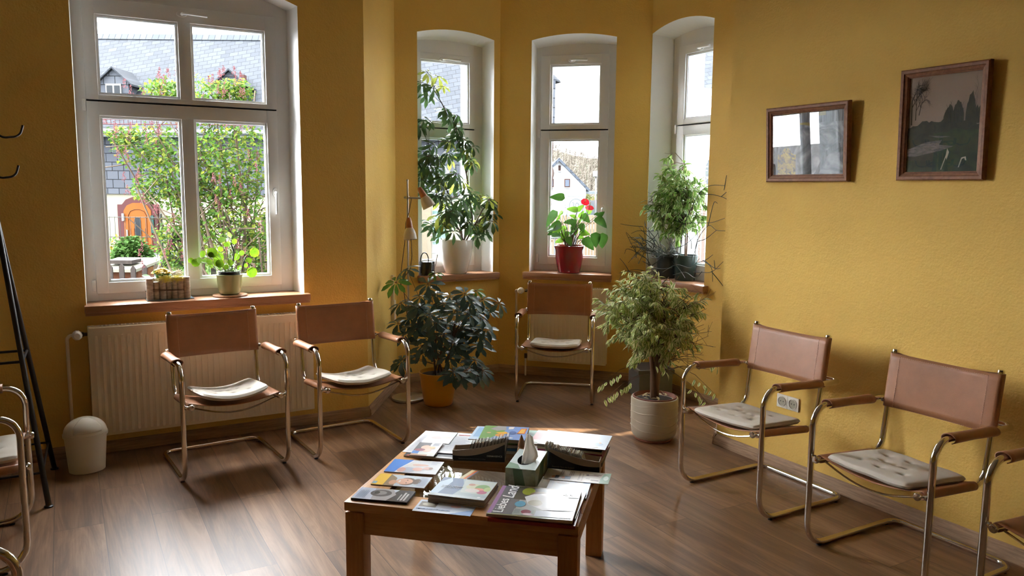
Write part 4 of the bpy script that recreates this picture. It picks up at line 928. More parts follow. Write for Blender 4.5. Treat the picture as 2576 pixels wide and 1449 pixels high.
STK = [[[4.12,4.662,1.115],[4.12,4.611,1.332],[4.12,4.461,1.573],[4.12,4.347,1.635],[4.12,4.216,1.635]],[[4.12,4.461,1.573],[4.12,4.344,1.571],[4.12,4.248,1.556],[4.12,4.173,1.534]],[[4.12,4.835,1.065],[4.12,4.9,1.245],[4.12,4.964,1.391],[4.12,5.03,1.553]],[[4.12,5.002,0.975],[4.112,5.048,1.162],[4.085,5.075,1.304]],[[4.085,5.075,1.304],[4.013,5.147,1.31],[3.954,5.206,1.323]],[[4.12,4.913,1.282],[4.115,5.045,1.268],[4.056,5.104,1.27],[4.017,5.143,1.246]],[[4.12,4.611,1.346],[4.12,4.762,1.383],[4.12,4.944,1.451],[4.12,5.028,1.523]],[[4.12,4.899,1.223],[4.12,4.714,1.284],[4.12,4.611,1.346],[4.12,4.41,1.362],[4.12,4.323,1.369],[4.12,4.193,1.404]],[[4.12,4.493,1.057],[4.12,4.481,1.219],[4.12,4.369,1.343],[4.12,4.272,1.314],[4.12,4.174,1.315]],[[4.12,4.481,1.219],[4.12,4.383,1.246],[4.12,4.272,1.314]],[[4.12,4.941,0.921],[4.119,5.041,1.048],[4.006,5.154,1.12],[3.985,5.175,1.08]],[[4.119,5.041,1.048],[4.054,5.106,1.099],[3.987,5.173,1.248]],[[4.106,5.054,1.169],[4.047,5.113,1.182],[3.987,5.173,1.256]],[[4.12,4.941,0.921],[4.068,5.092,0.954],[3.961,5.199,0.918]],[[4.026,5.134,0.929],[3.992,5.168,0.996],[3.959,5.201,1.041]],[[4.12,4.941,0.921],[4.015,5.145,0.936],[3.962,5.198,0.856]],[[4.12,4.489,0.987],[4.12,4.389,0.996],[4.12,4.283,1.013],[4.12,4.18,1.094]],[[4.12,4.394,1.086],[4.12,4.294,1.04],[4.12,4.279,0.938]],[[4.12,4.293,1.013],[4.12,4.213,0.945],[4.12,4.183,0.915]],[[4.12,4.473,1.059],[4.12,4.365,1.089],[4.12,4.285,1.136]],[[4.12,4.364,1.082],[4.12,4.256,1.037],[4.12,4.205,1.045]],[[4.12,4.662,1.115],[4.12,4.837,1.116],[4.12,5.012,1.186]],[[4.12,5.012,1.186],[4.12,4.912,1.259],[4.12,4.918,1.392]],[[4.12,4.794,1.134],[4.12,4.603,1.19],[4.12,4.408,1.341]],[[4.12,4.539,1.159],[4.12,4.548,1.222],[4.12,4.629,1.289],[4.12,4.804,1.338]],[[4.061,5.099,1.046],[4.043,5.117,1.144],[4.022,5.138,1.128]],[[4.12,4.486,1.31],[4.12,4.48,1.198],[4.12,4.534,1.068]],[[4.117,5.043,1.162],[4.065,5.095,1.099],[4.013,5.147,1.005]],[[4.12,4.256,1.037],[4.12,4.269,1.097]],[[4.12,4.216,1.635],[4.12,4.202,1.708]],[[4.12,4.216,1.635],[4.12,4.223,1.602]],[[4.12,4.248,1.556],[4.12,4.199,1.589]],[[4.12,4.369,1.343],[4.12,4.321,1.508],[4.12,4.283,1.508]],[[4.12,4.745,1.05],[4.12,4.656,0.985],[4.12,4.589,0.934]],[[4.12,4.39,1.003],[4.12,4.466,0.947],[4.12,4.592,0.977],[4.12,4.74,0.941]],[[4.12,4.851,0.952],[4.12,4.701,1.025],[4.12,4.532,1.018],[4.12,4.434,1.097]],[[4.099,5.061,1.024],[4.12,4.898,0.977],[4.12,4.743,0.999]],[[4.12,5.002,0.975],[4.12,4.89,1.045],[4.12,4.794,1.134],[4.12,4.71,1.212]]]
UMB = [[2.095,5.434,0.912],[2.18,5.433,1.008],[2.146,5.473,0.751],[2.295,5.447,0.793],[2.411,5.302,0.756],[2.53,5.306,0.748],[2.448,5.003,0.861],[2.622,5.075,0.798],[2.743,5.193,0.692],[2.758,5.07,0.764],[2.623,5.245,0.545],[2.278,5.132,0.643],[2.205,5.312,0.577],[2.411,5.109,0.482],[2.66,5.084,0.577],[2.24,5.333,0.733],[2.384,5.033,0.736],[2.581,5.001,0.669],[2.252,5.212,0.916],[2.34,5.053,0.403],[2.37,5.036,0.301],[2.427,5.004,0.252],[2.623,5.204,0.325],[2.071,5.259,0.369],[2.622,5.135,0.218],[2.24,5.159,0.705],[2.464,4.983,0.714],[2.212,5.466,0.633],[2.326,5.143,0.556],[2.251,5.187,0.526],[2.578,5.302,0.448],[2.666,5.209,0.426],[2.211,5.239,0.462],[2.392,5.399,0.386],[2.41,5.224,0.625],[2.16,5.419,0.524],[2.512,5.036,0.79],[2.377,5.399,0.812],[2.215,5.393,0.727],[2.563,5.304,0.571]]

# ================================================================ PICTURES
FRW = wood_mat('picture_frame_wood', (.30, .125, .05), (.18, .065, .024), (3, 3, 3), .55, 14)
def picture(loc_y0, y1, z0, z1, fw, label, tilt, art):
    """hangs on the right wall (x = 3.54); y0 > y1; local x runs to the viewer's right, y into the wall"""
    w_ = loc_y0-y1; h_ = z1-z0
    e = empty('picture', (3.54, loc_y0, z0), R(-90), label, 'picture')
    e.rotation_euler = (R(tilt), 0, R(-90))
    g = G(); prof = [(0, -.004), (0, -.026), (.006, -.032), (fw*.45, -.031), (fw*.55, -.026), (fw*.82, -.022), (fw*.86, -.017), (fw, -.015), (fw, -.004)]
    cor = [(0, 0, 1, 1), (w_, 0, -1, 1), (w_, h_, -1, -1), (0, h_, 1, -1)]
    for (x, z, sx, sz) in cor:
        for (d, y) in prof: g.v.append((x+sx*d, y, z+sz*d))
    n = len(prof)
    for i in range(4):
        for j in range(n): a = i*n; b = ((i+1) % 4)*n; k = (j+1) % n; g.f.append((a+j, b+j, b+k, a+k)); g.m.append(0)
    obj('frame', g, FRW, e, smooth=True, angle=20)
    g = G(); g.box((fw-.003, -.008, fw-.003), (w_-fw+.003, -.004, h_-fw+.003)); b = obj('print', g, art[0], e, False)
    W, H = w_-2*fw, h_-2*fw
    g = G(); ms = []
    for i, (poly, m) in enumerate(art[1]):
        if m not in ms: ms.append(m)
        y = -.0082-.00004*i
        g.quad([(fw+W*u, y, fw+H*v) for u, v in poly], ms.index(m))
    if ms: obj('print_detail', g, ms, b, False)
    g = G(); g.box((fw-.003, -.0152, fw-.003), (w_-fw+.003, -.0136, h_-fw+.003)); obj('glass', g, PGLASS, e, False)
    return e
def artm(name, stops, scale, stretch=(1, 1, 1), dist=1.0, detail=6):
    m = bpy.data.materials.new(name); m.use_nodes = True; nt = m.node_tree; b = nt.nodes['Principled BSDF']; b.inputs['Roughness'].default_value = .6
    tc = node(nt, 'ShaderNodeTexCoord'); mp = node(nt, 'ShaderNodeMapping'); mp.inputs['Scale'].default_value = stretch; nt.links.new(tc.outputs['Object'], mp.inputs[0])
    n = node(nt, 'ShaderNodeTexNoise', Scale=scale, Detail=float(detail), Distortion=dist); nt.links.new(mp.outputs[0], n.inputs['Vector'])
    cr = node(nt, 'ShaderNodeValToRGB'); nt.links.new(n.outputs['Fac'], cr.inputs[0]); e = cr.color_ramp.elements
    e[0].position, e[0].color = stops[0][0], (*stops[0][1], 1); e[1].position, e[1].color = stops[-1][0], (*stops[-1][1], 1)
    for p, c in stops[1:-1]: x = e.new(p); x.color = (*c, 1)
    nt.links.new(cr.outputs[0], b.inputs['Base Color']); return m
A1 = artm('art_grey_ice', [(.3, (.06, .065, .075)), (.5, (.20, .21, .23)), (.7, (.45, .47, .50))], 9, (1, 1, 1), 2.5)
A1D = artm('art_dark_trunks', [(.35, (.03, .03, .035)), (.65, (.30, .31, .33))], 6, (14, 1, 1), .3)
A1W = mat('art_white_streak', (.50, .52, .55), .6); A1Y = artm('art_yellow_bush', [(.35, (.06, .05, .015)), (.5, (.5, .36, .03)), (.7, (.75, .58, .06))], 40, (1, 1, 1), 1)
A1G = mat('art_dull_yellow', (.32, .25, .06), .6)
def jag(x0, x1, y0, f, n, seed, base):
    r_ = random.Random(seed); p = [(x0, base)]
    for i in range(n+1): t = i/n; p.append((x0+(x1-x0)*t, min(.999, y0+f(t)+r_.uniform(-.02, .02))))
    return p+[(x1, base)]
picture(3.268, 2.722, 1.652, 2.063, .040, 'small landscape picture in a brown wooden frame, black and white with a yellow bush', 3.6,
  (A1, [(rc(0, .82, 1, 1), A1D), (rc(.02, 0, .09, 1), A1D), ([(.30, .82), (.45, .80), (.60, .76), (.66, .80), (.62, .82), (.45, .84)], A1G),
        (rc(.14, .90, .24, .995), A1G), (rc(.62, .93, .75, .99), A1G),
        (jag(.06, .33, .30, lambda t: .12*math.sin(math.pi*t)**2+.02, 14, 2, .0), A1Y),
        ([(.60, .0), (.75, .36), (.86, .44), (.98, .50), (.98, .44), (.84, .36), (.76, .26), (.66, 0)], A1D),
        ([(.66, .70), (.80, .72), (.86, .70), (.80, .68)], A1D)]))
B_SKY = mat('art_pale_sky', (.40, .29, .21), .6); B_GR = artm('art_meadow', [(.35, (.012, .028, .008)), (.7, (.04, .085, .016))], 18)
B_DK = artm('art_dark_wood', [(.35, (.010, .014, .006)), (.7, (.045, .055, .022))], 30); B_WA = artm('art_stream', [(.35, (.10, .09, .08)), (.7, (.36, .31, .27))], 30, (1, 1, 4))
B_TR = mat('art_twigs', (.03, .022, .014), .7); B_GS = mat('art_grass_stalk', (.45, .38, .25), .6)
def twig(x, y, a, L, w_, dep, seed, out):
    r_ = random.Random(seed); x2 = x+math.cos(a)*L*.75; y2 = y+math.sin(a)*L; px, py = -math.sin(a)*w_, math.cos(a)*w_
    if x2 < .004 or x2 > .995 or y2 > .99: return
    out.append(([(x-px, y-py), (x2-px*.6, y2-py*.6), (x2+px*.6, y2+py*.6), (x+px, y+py)], B_TR))
    if dep:
        for k in range(3): twig(x+(x2-x)*(.45+.27*k), y+(y2-y)*(.45+.27*k), a+r_.choice((-1, 1))*r_.uniform(.35, .9), L*r_.uniform(.55, .8), w_*.6, dep-1, seed*7+k, out)
tw = []
twig(.10, .55, 1.55, .22, .007, 4, 3, tw); twig(.05, .5, 1.6, .26, .010, 4, 5, tw); twig(.16, .60, 1.25, .18, .006, 4, 9, tw); twig(.97, .55, 1.9, .2, .003, 3, 8, tw)
for i in range(4): twig(.60+.05*i, .50, 1.57, .14, .0035, 1, 11+i, tw)
picture(2.452, 2.031, 1.656, 2.172, .040, 'large upright picture in a brown wooden frame, a stream in a meadow with bare trees', 1.6,
  (B_SKY, [(jag(0, 1, .46, lambda t: .10*math.sin(2.6*t)*(1-t)+.02, 30, 4, 0), B_DK), (jag(.50, .66, .55, lambda t: .14*math.sin(math.pi*t), 10, 6, .5), B_DK), (jag(.62, .78, .60, lambda t: .13*math.sin(math.pi*t), 10, 7, .5), B_DK), (jag(.80, .94, .60, lambda t: .20*math.sin(math.pi*t), 10, 8, .48), B_DK), (jag(.9, 1, .55, lambda t: .1, 6, 9, .48), B_DK),
           (jag(.38, 1, .40, lambda t: .03*math.sin(2*t), 10, 10, 0), B_GR), (rc(0, 0, 1, .12), B_GR), ([(0, .24), (.12, .27), (.25, .31), (.5, .33), (.46, .28), (.66, .26), (.5, .22), (.3, .19), (.1, .16), (0, .17)], B_WA), ([(.3, .38), (.5, .37), (.62, .36), (.45, .35)], B_WA)]
          + tw + [([(.52, .02), (.60, .20), (.612, .20), (.535, .02)], B_GS), ([(.585, .16), (.60, .24), (.63, .20), (.60, .12)], B_GS), ([(.76, .04), (.80, .14), (.86, .15), (.87, .11), (.855, .11), (.84, .135), (.81, .125), (.775, .04)], B_GS)]))

# ================================================================ WALL SOCKETS
def socket(loc, rz, label, n=2):
    e = empty('wall_socket', loc, rz, label, 'wall socket')
    for k in range(n):
        x = .078*k
        g = G(); g.bbox((x-.039, -.010, -.039), (x+.039, 0, .039), .004); c = obj('cover_plate', g, PLAST, e)
        T = Matrix.Translation((x, -.010, 0)) @ Matrix.Rotation(R(90), 4, 'X')
        g = G(); g.lathe([(.0, -.001), (.0285, -.001), (.0290, .0035), (.0265, .004), (.0255, -.0005), (0, -.0004)], n=36, T=T); obj('socket_rim', g, PLAST, c)
        g = G(); g.lathe([(0, .0), (.0245, .0), (.0245, .0008), (0, .0009)], n=36, T=T); obj('socket_well', g, SOCKD, c)
        g = G()
        for s in (-1, 1): g.lathe([(0, .001), (.003, .001), (.003, .0014), (0, .0015)], n=12, T=T @ Matrix.Translation((s*.0095, 0, 0)))
        obj('pin_hole', g, DARKH, c)
SOCKD = mat('socket_well', (.42, .38, .28), .5)
socket((3.54, 3.085, .405), R(-90), 'white double wall socket on the right wall behind the armchair arm')
g = G(); g.bbox((0, -.03, -.30), (.05, 0, -.14), .004); g.bbox((.012, -.022, -.14), (.030, 0, .06), .003)
o = obj('socket_box', g, RADI, None); o.location = (2.20, 5.822, .86); o.rotation_euler = (0, 0, math.atan2(B[1]-A[1], B[0]-A[0]))
tag(o, 'white surface cable box with a short duct, in the corner behind the floor lamp', 'cable box')

# ================================================================ WASTE BIN
bn = empty('waste_bin', (.040, 4.93, 0), R(8), 'cream plastic swing lid bin standing by the left end of the long radiator', 'waste bin')
g = G(); g.lathe([(0, 0), (.086, 0), (.092, .004), (.108, .208), (.111, .210), (.111, .214), (0, .214)], n=56, sx=1, sy=.86); obj('bin_body', g, BINM, bn)
g = G(); prof = [(.114, .205), (.1145, .222)]
for k in range(13): a = R(90*k/12); prof.append((.110*math.cos(a)+.0005, .222+.088*math.sin(a)))
g.lathe(prof, n=56, sx=1, sy=.86); ld = obj('bin_lid', g, BINM, bn)
g = G(); nx, nz = 14, 12       # swing flap, proud of the dome
for j in range(nz+1):
    el = R(8+74*j/nz)
    for i in range(nx+1):
        az = R(-90-46+92*i/nx)*1.0; wd = 1-.12*(j/nz)
        az = R(-90)+(az-R(-90))*wd*(1-.55*max(0, .25-j/nz)*1.0)
        q = 1.018; g.v.append((.1105*math.cos(el)*math.cos(az)*q, .1105*math.cos(el)*math.sin(az)*.86*q, .222+.088*math.sin(el)*q))
for j in range(nz):
    for i in range(nx): k = j*(nx+1)+i; g.f.append((k, k+1, k+nx+2, k+nx+1)); g.m.append(0)
o = obj('swing_flap', g, BINM, ld); md = o.modifiers.new('t', 'SOLIDIFY'); md.thickness = .003

# ================================================================ COAT STAND
cs = empty('coat_stand', (-.40, 4.735, 0), 0, 'tall black tubular coat stand at the left edge, behind the left armchair', 'coat stand')
top = Vector((.105, 0, 1.43))
feet = [(.257, -.300), (.277, .300), (-.257, -.300), (-.277, .300)]
for (x, y) in feet:
    tx = .105 if x > 0 else -.105
    g = G(); g.tube([(x, y, .006), (tx, 0 if abs(y) < 0 else y*.04, 1.43), (tx*.7, y*.02, 1.80)], [.0135, .0125, .0115], 14); obj('leg', g, BLACK, cs)
    g = G(); g.lathe([(0, 0), (.021, 0), (.021, .007), (.014, .010), (0, .011)], n=18, c=(x, y, 0)); obj('foot', g, BLACK, cs)
def on(x, y, z): tx = .105 if x > 0 else -.105; t = z/1.43; return Vector((x+(tx-x)*t, y+(y*.04-y)*t, z))
for z, rr in ((.72, .007), (.17, .006)):
    for (a, b) in [(0, 1), (2, 3), (0, 2), (1, 3)]:
        g = G(); g.tube([on(*feet[a], z), on(*feet[b], z)], rr, 8); obj('crossbar', g, BLACK, cs)
for k in range(6):
    a = R(60*k); d = Vector((math.cos(a), math.sin(a), 0))
    for zb_, L in ((1.86, .20), (1.66, .17)):
        P_ = [Vector((0, 0, zb_)), d*L*.45+Vector((0, 0, zb_+.012)), d*L*.8+Vector((0, 0, zb_-.03)), d*(L+.03)+Vector((0, 0, zb_-.02)), d*(L+.045)+Vector((0, 0, zb_+.035))]
        g = G(); g.tube(fillet(P_, .04, 5), .0055, 8); obj('coat_hook', g, BLACK, cs)
g = G(); g.tube([(0, 0, 1.60), (0, 0, 1.93)], .016, 14); g.box((-.075, -.012, 1.76), (.075, .012, 1.80)); obj('centre_post', g, BLACK, cs)

# ================================================================ FLOOR LAMP
fl_ = empty('floor_lamp', (2.222, 5.512, 0), R(-30), 'steel floor lamp with two frosted glass spots and wooden holders, behind the large green plant', 'floor lamp')
g = G(); g.lathe([(0, 0), (.128, 0), (.132, .006), (.130, .018), (.115, .023), (.02, .027), (.014, .05), (0, .05)], n=56); obj('base', g, STEEL, fl_)
g = G(); g.tube([(0, 0, .02), (0, 0, 1.655)], .0075, 14); g.lathe([(0, 0), (.009, 0), (.009, .010), (0, .012)], n=14, c=(0, 0, 1.65)); obj('pole', g, STEEL, fl_)
SHADE = mat('frosted_glass_shade', (.74, .68, .56), .35, sub=.25); LWOOD = wood_mat('lamp_holder_wood', (.42, .15, .055), (.30, .10, .035), (10, 10, 4), .35)
g = G(); g.tube([(-.025, 0, 1.528), (.105, 0, 1.524)], .0075, 12); g.lathe([(0, -.012), (.013, -.012), (.013, .012), (0, .012)], n=16, c=(0, 0, 1.528)); obj('arm', g, STEEL, fl_)
g = G(); g.tube([(0, -.002, 1.33), (.018, -.03, 1.33)], .007, 10); g.lathe([(0, -.012), (.013, -.012), (.013, .012), (0, .012)], n=16, c=(0, 0, 1.33)); obj('arm', g, STEEL, fl_)
def spot(T, nm):
    g = G(); g.lathe([(0, .0), (.022, .002), (.0275, .012), (.030, -.0)][:0] + [(0, .078), (.012, .077), (.017, .068), (.0235, .03), (.0265, 0), (.020, -.004), (0, -.004)], n=28, T=T); a = obj('lamp_holder', g, LWOOD, fl_)
    g = G(); g.lathe([(.0, .003), (.025, .002), (.036, -.018), (.045, -.045), (.049, -.075), (.0495, -.086), (.0465, -.086), (.045, -.070), (.040, -.045), (.03, -.02), (0, -.006)], n=32, T=T); b = obj('lamp_shade', g, SHADE, a)
    g = G(); g.lathe([(0, -.02), (.012, -.022), (.022, -.045), (.022, -.06), (.012, -.072), (0, -.075)], n=20, T=T); obj('bulb', g, PLAST, b)
spot(Matrix.Translation((.122, -.0, 1.535)) @ Matrix.Rotation(R(-28), 4, 'Y'), 1)
spot(Matrix.Translation((.018, -.035, 1.305)) @ Matrix.Rotation(R(-8), 4, 'X') @ Matrix.Rotation(R(-5), 4, 'Y'), 2)
CORD = mat('brown_cord', (.06, .03, .02), .5)
g = G(); g.tube(fillet([(.03, -.004, 1.52), (.012, -.012, 1.42), (-.012, -.01, 1.34), (-.02, -.012, 1.20), (-.045, -.01, 1.02), (-.060, -.01, .90), (-.03, -.02, .84), (.0, -.02, .6), (.0, -.015, .05)], .03), .0028, 6)
g.tube(fillet([(.02, -.03, 1.29), (.028, -.01, 1.2), (.032, -.01, 1.10), (.02, -.01, 1.0), (-.03, -.01, .93), (-.055, -.01, .88)], .03), .0028, 6); obj('cord', g, CORD, fl_)

# ================================================================ PLANTS
def leafmat(name, c, sub=.3, rough=.35, var=.35, vs=14, margin=None): return mat(name, c, rough, var=var, vscale=vs, sub=sub, uvmargin=margin)
SCHD = leafmat('umbrella_leaf_dark', (.055, .105, .080), .12, .33, .3, 9)
SCHL = leafmat('umbrella_leaf_light', (.13, .30, .045), .35, .35)
SCHW = leafmat('umbrella_leaf_window', (.055, .11, .035), .30, .30, .5, 7)
SCHY = leafmat('umbrella_leaf_yellow', (.34, .38, .07), .45, .35, .3, 20)
BARK = mat('green_brown_stem', (.10, .065, .04), .8, bump=.4, bscale=120)
FICL = leafmat('fig_leaf_variegated', (.34, .44, .11), .42, .38, .45, 8, ((.92, .90, .52), .46))
FICL2 = leafmat('fig_leaf_green', (.20, .36, .08), .42, .36, .4, 10, ((.62, .68, .34), .54))
FBARK = mat('fig_bark', (.15, .085, .05), .85, bump=.5, bscale=100)
def pot(name_parent, prof, m, soil_r, soil_z, sx=1, parent=None, rim=None):
    g = G(); g.lathe(prof, n=64, sx=sx, sy=sx); p = obj('pot', g, m, parent, angle=50)
    g = G(); g.lathe([(0, soil_z-.01), (soil_r, soil_z-.01), (soil_r, soil_z), (soil_r*.5, soil_z+.006), (0, soil_z+.004)], n=40); obj('soil', g, SOIL, parent)
    return p
def palm(g, gs, tip, frm, n, L, rnd, m=0, droop=.5, nrm=None, W=.36, dn=.55):
    """one umbrella leaf: petiole from frm to tip, n leaflets radiating and drooping"""
    tip = Vector(tip); frm = Vector(frm)
    mid = (tip+frm)/2+Vector((0, 0, .25*(tip-frm).length*.4))
    gs.tube([frm, mid, tip], [.0022, .0018, .0016], 5)
    up_ = (nrm or Vector((rnd.uniform(-.35, .35), rnd.uniform(-.35, .35), 1))).normalized()
    a0 = rnd.uniform(0, 6.28); x = up_.orthogonal().normalized(); y = up_.cross(x)
    for k in range(n):
        a = a0+k*6.283/n+rnd.uniform(-.12, .12)
        d = (x*math.cos(a)+y*math.sin(a))*1.0 - up_*rnd.uniform(.10, dn)
        l = L*rnd.uniform(.72, 1.05); st = tip+d.normalized()*.012
        gs.tube([tip, st], .0012, 4, cap=False)
        g.leaf(st, d, up_, l, l*W*rnd.uniform(.9, 1.15), .18, rnd.uniform(.15, droop), m, 4, 'paddle')

# --- big umbrella plant on the floor, orange pot
rnd = random.Random(21)
P0 = Vector((2.365, 5.285, 0))
ORG = mat('orange_glazed_pot', (.78, .36, .018), .35)
e = empty('umbrella_plant', P0, 0, 'large dark green umbrella plant in an orange pot on the floor, beside the floor lamp', 'potted plant')
pot(0, [(0, 0), (.098, 0), (.106, .006), (.122, .10), (.137, .215), (.141, .222), (.1415, .246), (.137, .248), (.134, .222), (0, .215)], ORG, .132, .222, parent=e)
g = G(); gs = G(); stems = []
for k in range(5):
    a = 2*math.pi*k/5; b = Vector((.04*math.cos(a), .04*math.sin(a), .21)); t_ = Vector((rnd.uniform(-.18, .25), rnd.uniform(-.15, .15), rnd.uniform(.48, .66)))
    m_ = (b+t_)/2+Vector((.03*math.cos(a), .03*math.sin(a), 0)); gs.tube(fillet([b, m_, t_], .1, 4), .007, 7); stems.append((b, m_, t_))
Rr = Vector((.87, -.49, 0)); Ff = Vector((.49, .87, 0))
nd = Vector((.833, -.553, 0))
for q in UMB:
    p = Vector(q)-P0; d_ = (P0+p-Vector((1.80, 5.22, 0))).dot(nd)
    if d_ < .10: p += nd*(.10-d_)
    st = min(stems, key=lambda s: min((s[1]-p).length, (s[2]-p).length))
    f_ = st[1].lerp(st[2], rnd.uniform(0, 1)) if p.z > .4 else st[0].lerp(st[1], rnd.uniform(.5, 1))
    out = Vector((p.x, p.y, 0)); nr = (out*.7+Vector((0, 0, .8))-Ff*.45).normalized()+Vector((rnd.uniform(-.25, .25), rnd.uniform(-.25, .25), 0))
    for q2 in range(2):
        if q2: p = p+Vector((rnd.uniform(-.07, .07), rnd.uniform(.02, .10), rnd.uniform(-.06, .05)))
        if q2 and (rnd.random() < .45 or (P0+p-Vector((1.80, 5.22, 0))).dot(nd) < .1): continue
        palm(g, gs, p, f_, rnd.choice((7, 8, 8, 9)), rnd.uniform(.098, .128), rnd, 1 if rnd.random() < .04 else 0, .3, nr, .38, .32)
palm(g, gs, Rr*-.02+Ff*-.03+Vector((0, 0, .985)), Vector((0, 0, .78)), 7, .07, rnd, 1, .4, Vector((0, 0, 1))-Ff*.5)
palm(g, gs, Rr*.28+Ff*-.03+Vector((0, 0, .86)), Rr*.15+Vector((0, 0, .68)), 8, .075, rnd, 1, .3, Vector((0, 0, 1))-Ff*.5)
def keep_off(g, f):
    g.v = [tuple(f(Vector(v))) for v in g.v]
def off_return(v):
    d = (P0+v-Vector((1.80, 5.22, 0))).dot(nd)
    return v+nd*(.012-d) if d < .012 else v
keep_off(g, off_return); keep_off(gs, off_return)
obj('stems', gs, BARK, e); obj('foliage', g, [SCHD, SCHL], e)

# --- umbrella plant on the left bay sill, white pot
P0 = Vector((2.872, 6.045, .885)); WPOT = mat('white_glazed_pot', (.80, .76, .70), .12, coat=.3)
e = empty('umbrella_plant', P0, 0, 'tall umbrella plant in a glossy white pot on the left bay window sill', 'potted plant')
pot(0, [(0, 0), (.085, 0), (.090, .004), (.105, .05), (.127, .14), (.139, .22), (.142, .285), (.139, .288), (.134, .28), (.125, .25), (0, .245)], WPOT, .127, .25, parent=e)
g = G(); gs = G(); rnd = random.Random(5)
stp = []
for s_ in SCH_ST:
    P_ = [Vector(q)-P0 for q in s_]; P_[0].z = .25; P_[0].y = rnd.uniform(-.03, .03)
    P_[0].x = max(-.07, min(.07, P_[0].x))
    for q in P_[1:]: q.y = max(-.17, min(.04, q.y+rnd.uniform(-.03, .01)))
    F_ = fillet(P_, .12, 4); n = len(F_); gs.tube(F_, [.0085*(1-.6*i/n) for i in range(n)], 7); stp += F_[2:]
for i, q in enumerate(SCH):
    p = Vector(q)-P0; p.y = rnd.uniform(-.17, .03) if q[0] > 2.68 else rnd.uniform(-.02, .05)
    f_ = min(stp, key=lambda s: (s-p).length + (0 if s.z < p.z+.02 else .1))
    m = 1 if (i in (0, 2, 4, 21, 25, 49, 45) or rnd.random() < .10) else 0
    nr = Vector((rnd.uniform(-.4, .4), -.75+rnd.uniform(-.3, .3), .8))
    palm(g, gs, p, f_, rnd.choice((6, 7, 7, 8)), rnd.uniform(.088, .118), rnd, m, .7, nr)
    for _q in range(0 if i < 6 else (1 if i < 15 else 2)):
        p2 = p+Vector((rnd.uniform(-.05, .05), 0, rnd.uniform(-.05, .05))); p2.y = rnd.uniform(-.15, .04); palm(g, gs, p2, f_, 7, rnd.uniform(.075, .10), rnd, 1 if rnd.random() < .08 else 0, .7, nr)
def in_niche(v):
    wx, wy = P0.x+v.x, P0.y+v.y
    wy = min(wy, 6.135)
    if wx < 2.56: wx = max(wx, 2.512+.0); 
    if wy > 5.985: wx = min(max(wx, 2.512), 3.165)
    return Vector((wx-P0.x, wy-P0.y, v.z))
keep_off(g, in_niche); keep_off(gs, in_niche)
obj('stems', gs, BARK, e); obj('foliage', g, [SCHW, SCHY], e)

# --- watering can
e = empty('watering_can', (2.595, 6.02, .885), R(8), 'small black watering can with a looped handle beside the white plant pot', 'watering can')
g = G(); g.lathe([(0, 0), (.066, 0), (.067, .002), (.065, .004), (.065, .108), (.062, .112), (.03, .116), (0, .116)], n=48); obj('can_body', g, BLKGL, e)
g = G(); P_ = [(-.064, -.012, .02), (-.063, -.012, .10)]+[(-.024-.038*math.cos(math.pi*k/12), 0, .12+.066*math.sin(math.pi*k/12)) for k in range(13)]+[(.014, 0, .112)]; g.tube(P_, .0042, 8); obj('handle', g, BLKGL, e)
g = G(); g.tube([(.060, 0, .045), (.085, 0, .09), (.102, 0, .165)], [.008, .005, .0035], 10); obj('spout', g, STEEL, e)

# --- anthurium in red pot
REDP = mat('red_glazed_pot', (.22, .006, .016), .10, coat=.4)
ctr = Vector((3.26, 6.0, 0)) + Vector((1, -1, 0))/2**.5*.608 + Vector((1, 1, 0))/2**.5*.055
P0 = Vector((ctr.x, ctr.y, .895)); e = empty('flamingo_flower', P0, R(-45), 'heart leaved plant with two red flowers in a dark red pot, middle bay sill', 'potted plant')
pot(0, [(0, 0), (.083, 0), (.092, .004), (.105, .05), (.117, .12), (.121, .195), (.129, .212), (.131, .230), (.126, .231), (.118, .21), (0, .20)], REDP, .115, .205, parent=e)
g = G(); gs = G(); rnd = random.Random(3); inv = Matrix.Rotation(R(45), 4, 'Z')
ANTL = leafmat('anthurium_leaf', (.06, .16, .025), .28, .18, .3, 12); ANTB = leafmat('anthurium_leaf_bright', (.20, .42, .04), .45, .22, .3, 12)
for (x1, y1, z1, x2, y2, z2, b_) in ANT:
    a = inv @ (Vector((x1, y1, z1))-P0); c = inv @ (Vector((x2, y2, z2))-P0); dy = rnd.uniform(-.05, .045); a.y += dy; c.y += dy+rnd.uniform(-.05, .02)
    gs.tube([(a.x*.12, a.y*.2, .2), (a.x*.45, a.y*.5, .2+(a.z-.2)*.62), a], .0022, 5)
    d = c-a; L = d.length*1.05
    g.leaf(a-d.normalized()*.01, d, Vector((rnd.uniform(-.4, .4), -.8, .7)), L, L*.66, .22, .14, b_, 8, 'heart')
for k in range(16):
    a = rnd.uniform(0, 6.28); q = Vector((.10*math.cos(a)*rnd.uniform(.3, 1.1), .07*math.sin(a)-.02, rnd.uniform(.30, .46))); L = rnd.uniform(.07, .10)
    gs.tube([(q.x*.15, q.y*.2, .2), (q.x*.6, q.y*.6, .2+(q.z-.2)*.6), q], .002, 5); g.leaf(q, (q.x*6+rnd.uniform(-.4, .4), -.3, rnd.uniform(-.9, .5)), Vector((rnd.uniform(-.3, .3), -.8, .7)), L, L*.68, .22, .14, 1 if rnd.random() < .5 else 0, 8, 'heart')
for k in range(9): a = rnd.uniform(0, 6.28); gs.tube([(.02*math.cos(a), .02*math.sin(a), .2), (.05*math.cos(a), .05*math.sin(a), .28+.06*rnd.random()), (.10*math.cos(a), .06*math.sin(a), .36+.08*rnd.random())], .003, 5)
obj('stems', gs, BARK, e); obj('foliage', g, [ANTL, ANTB], e)
RED = mat('red_spathe', (.80, .02, .04), .25, sub=.3)
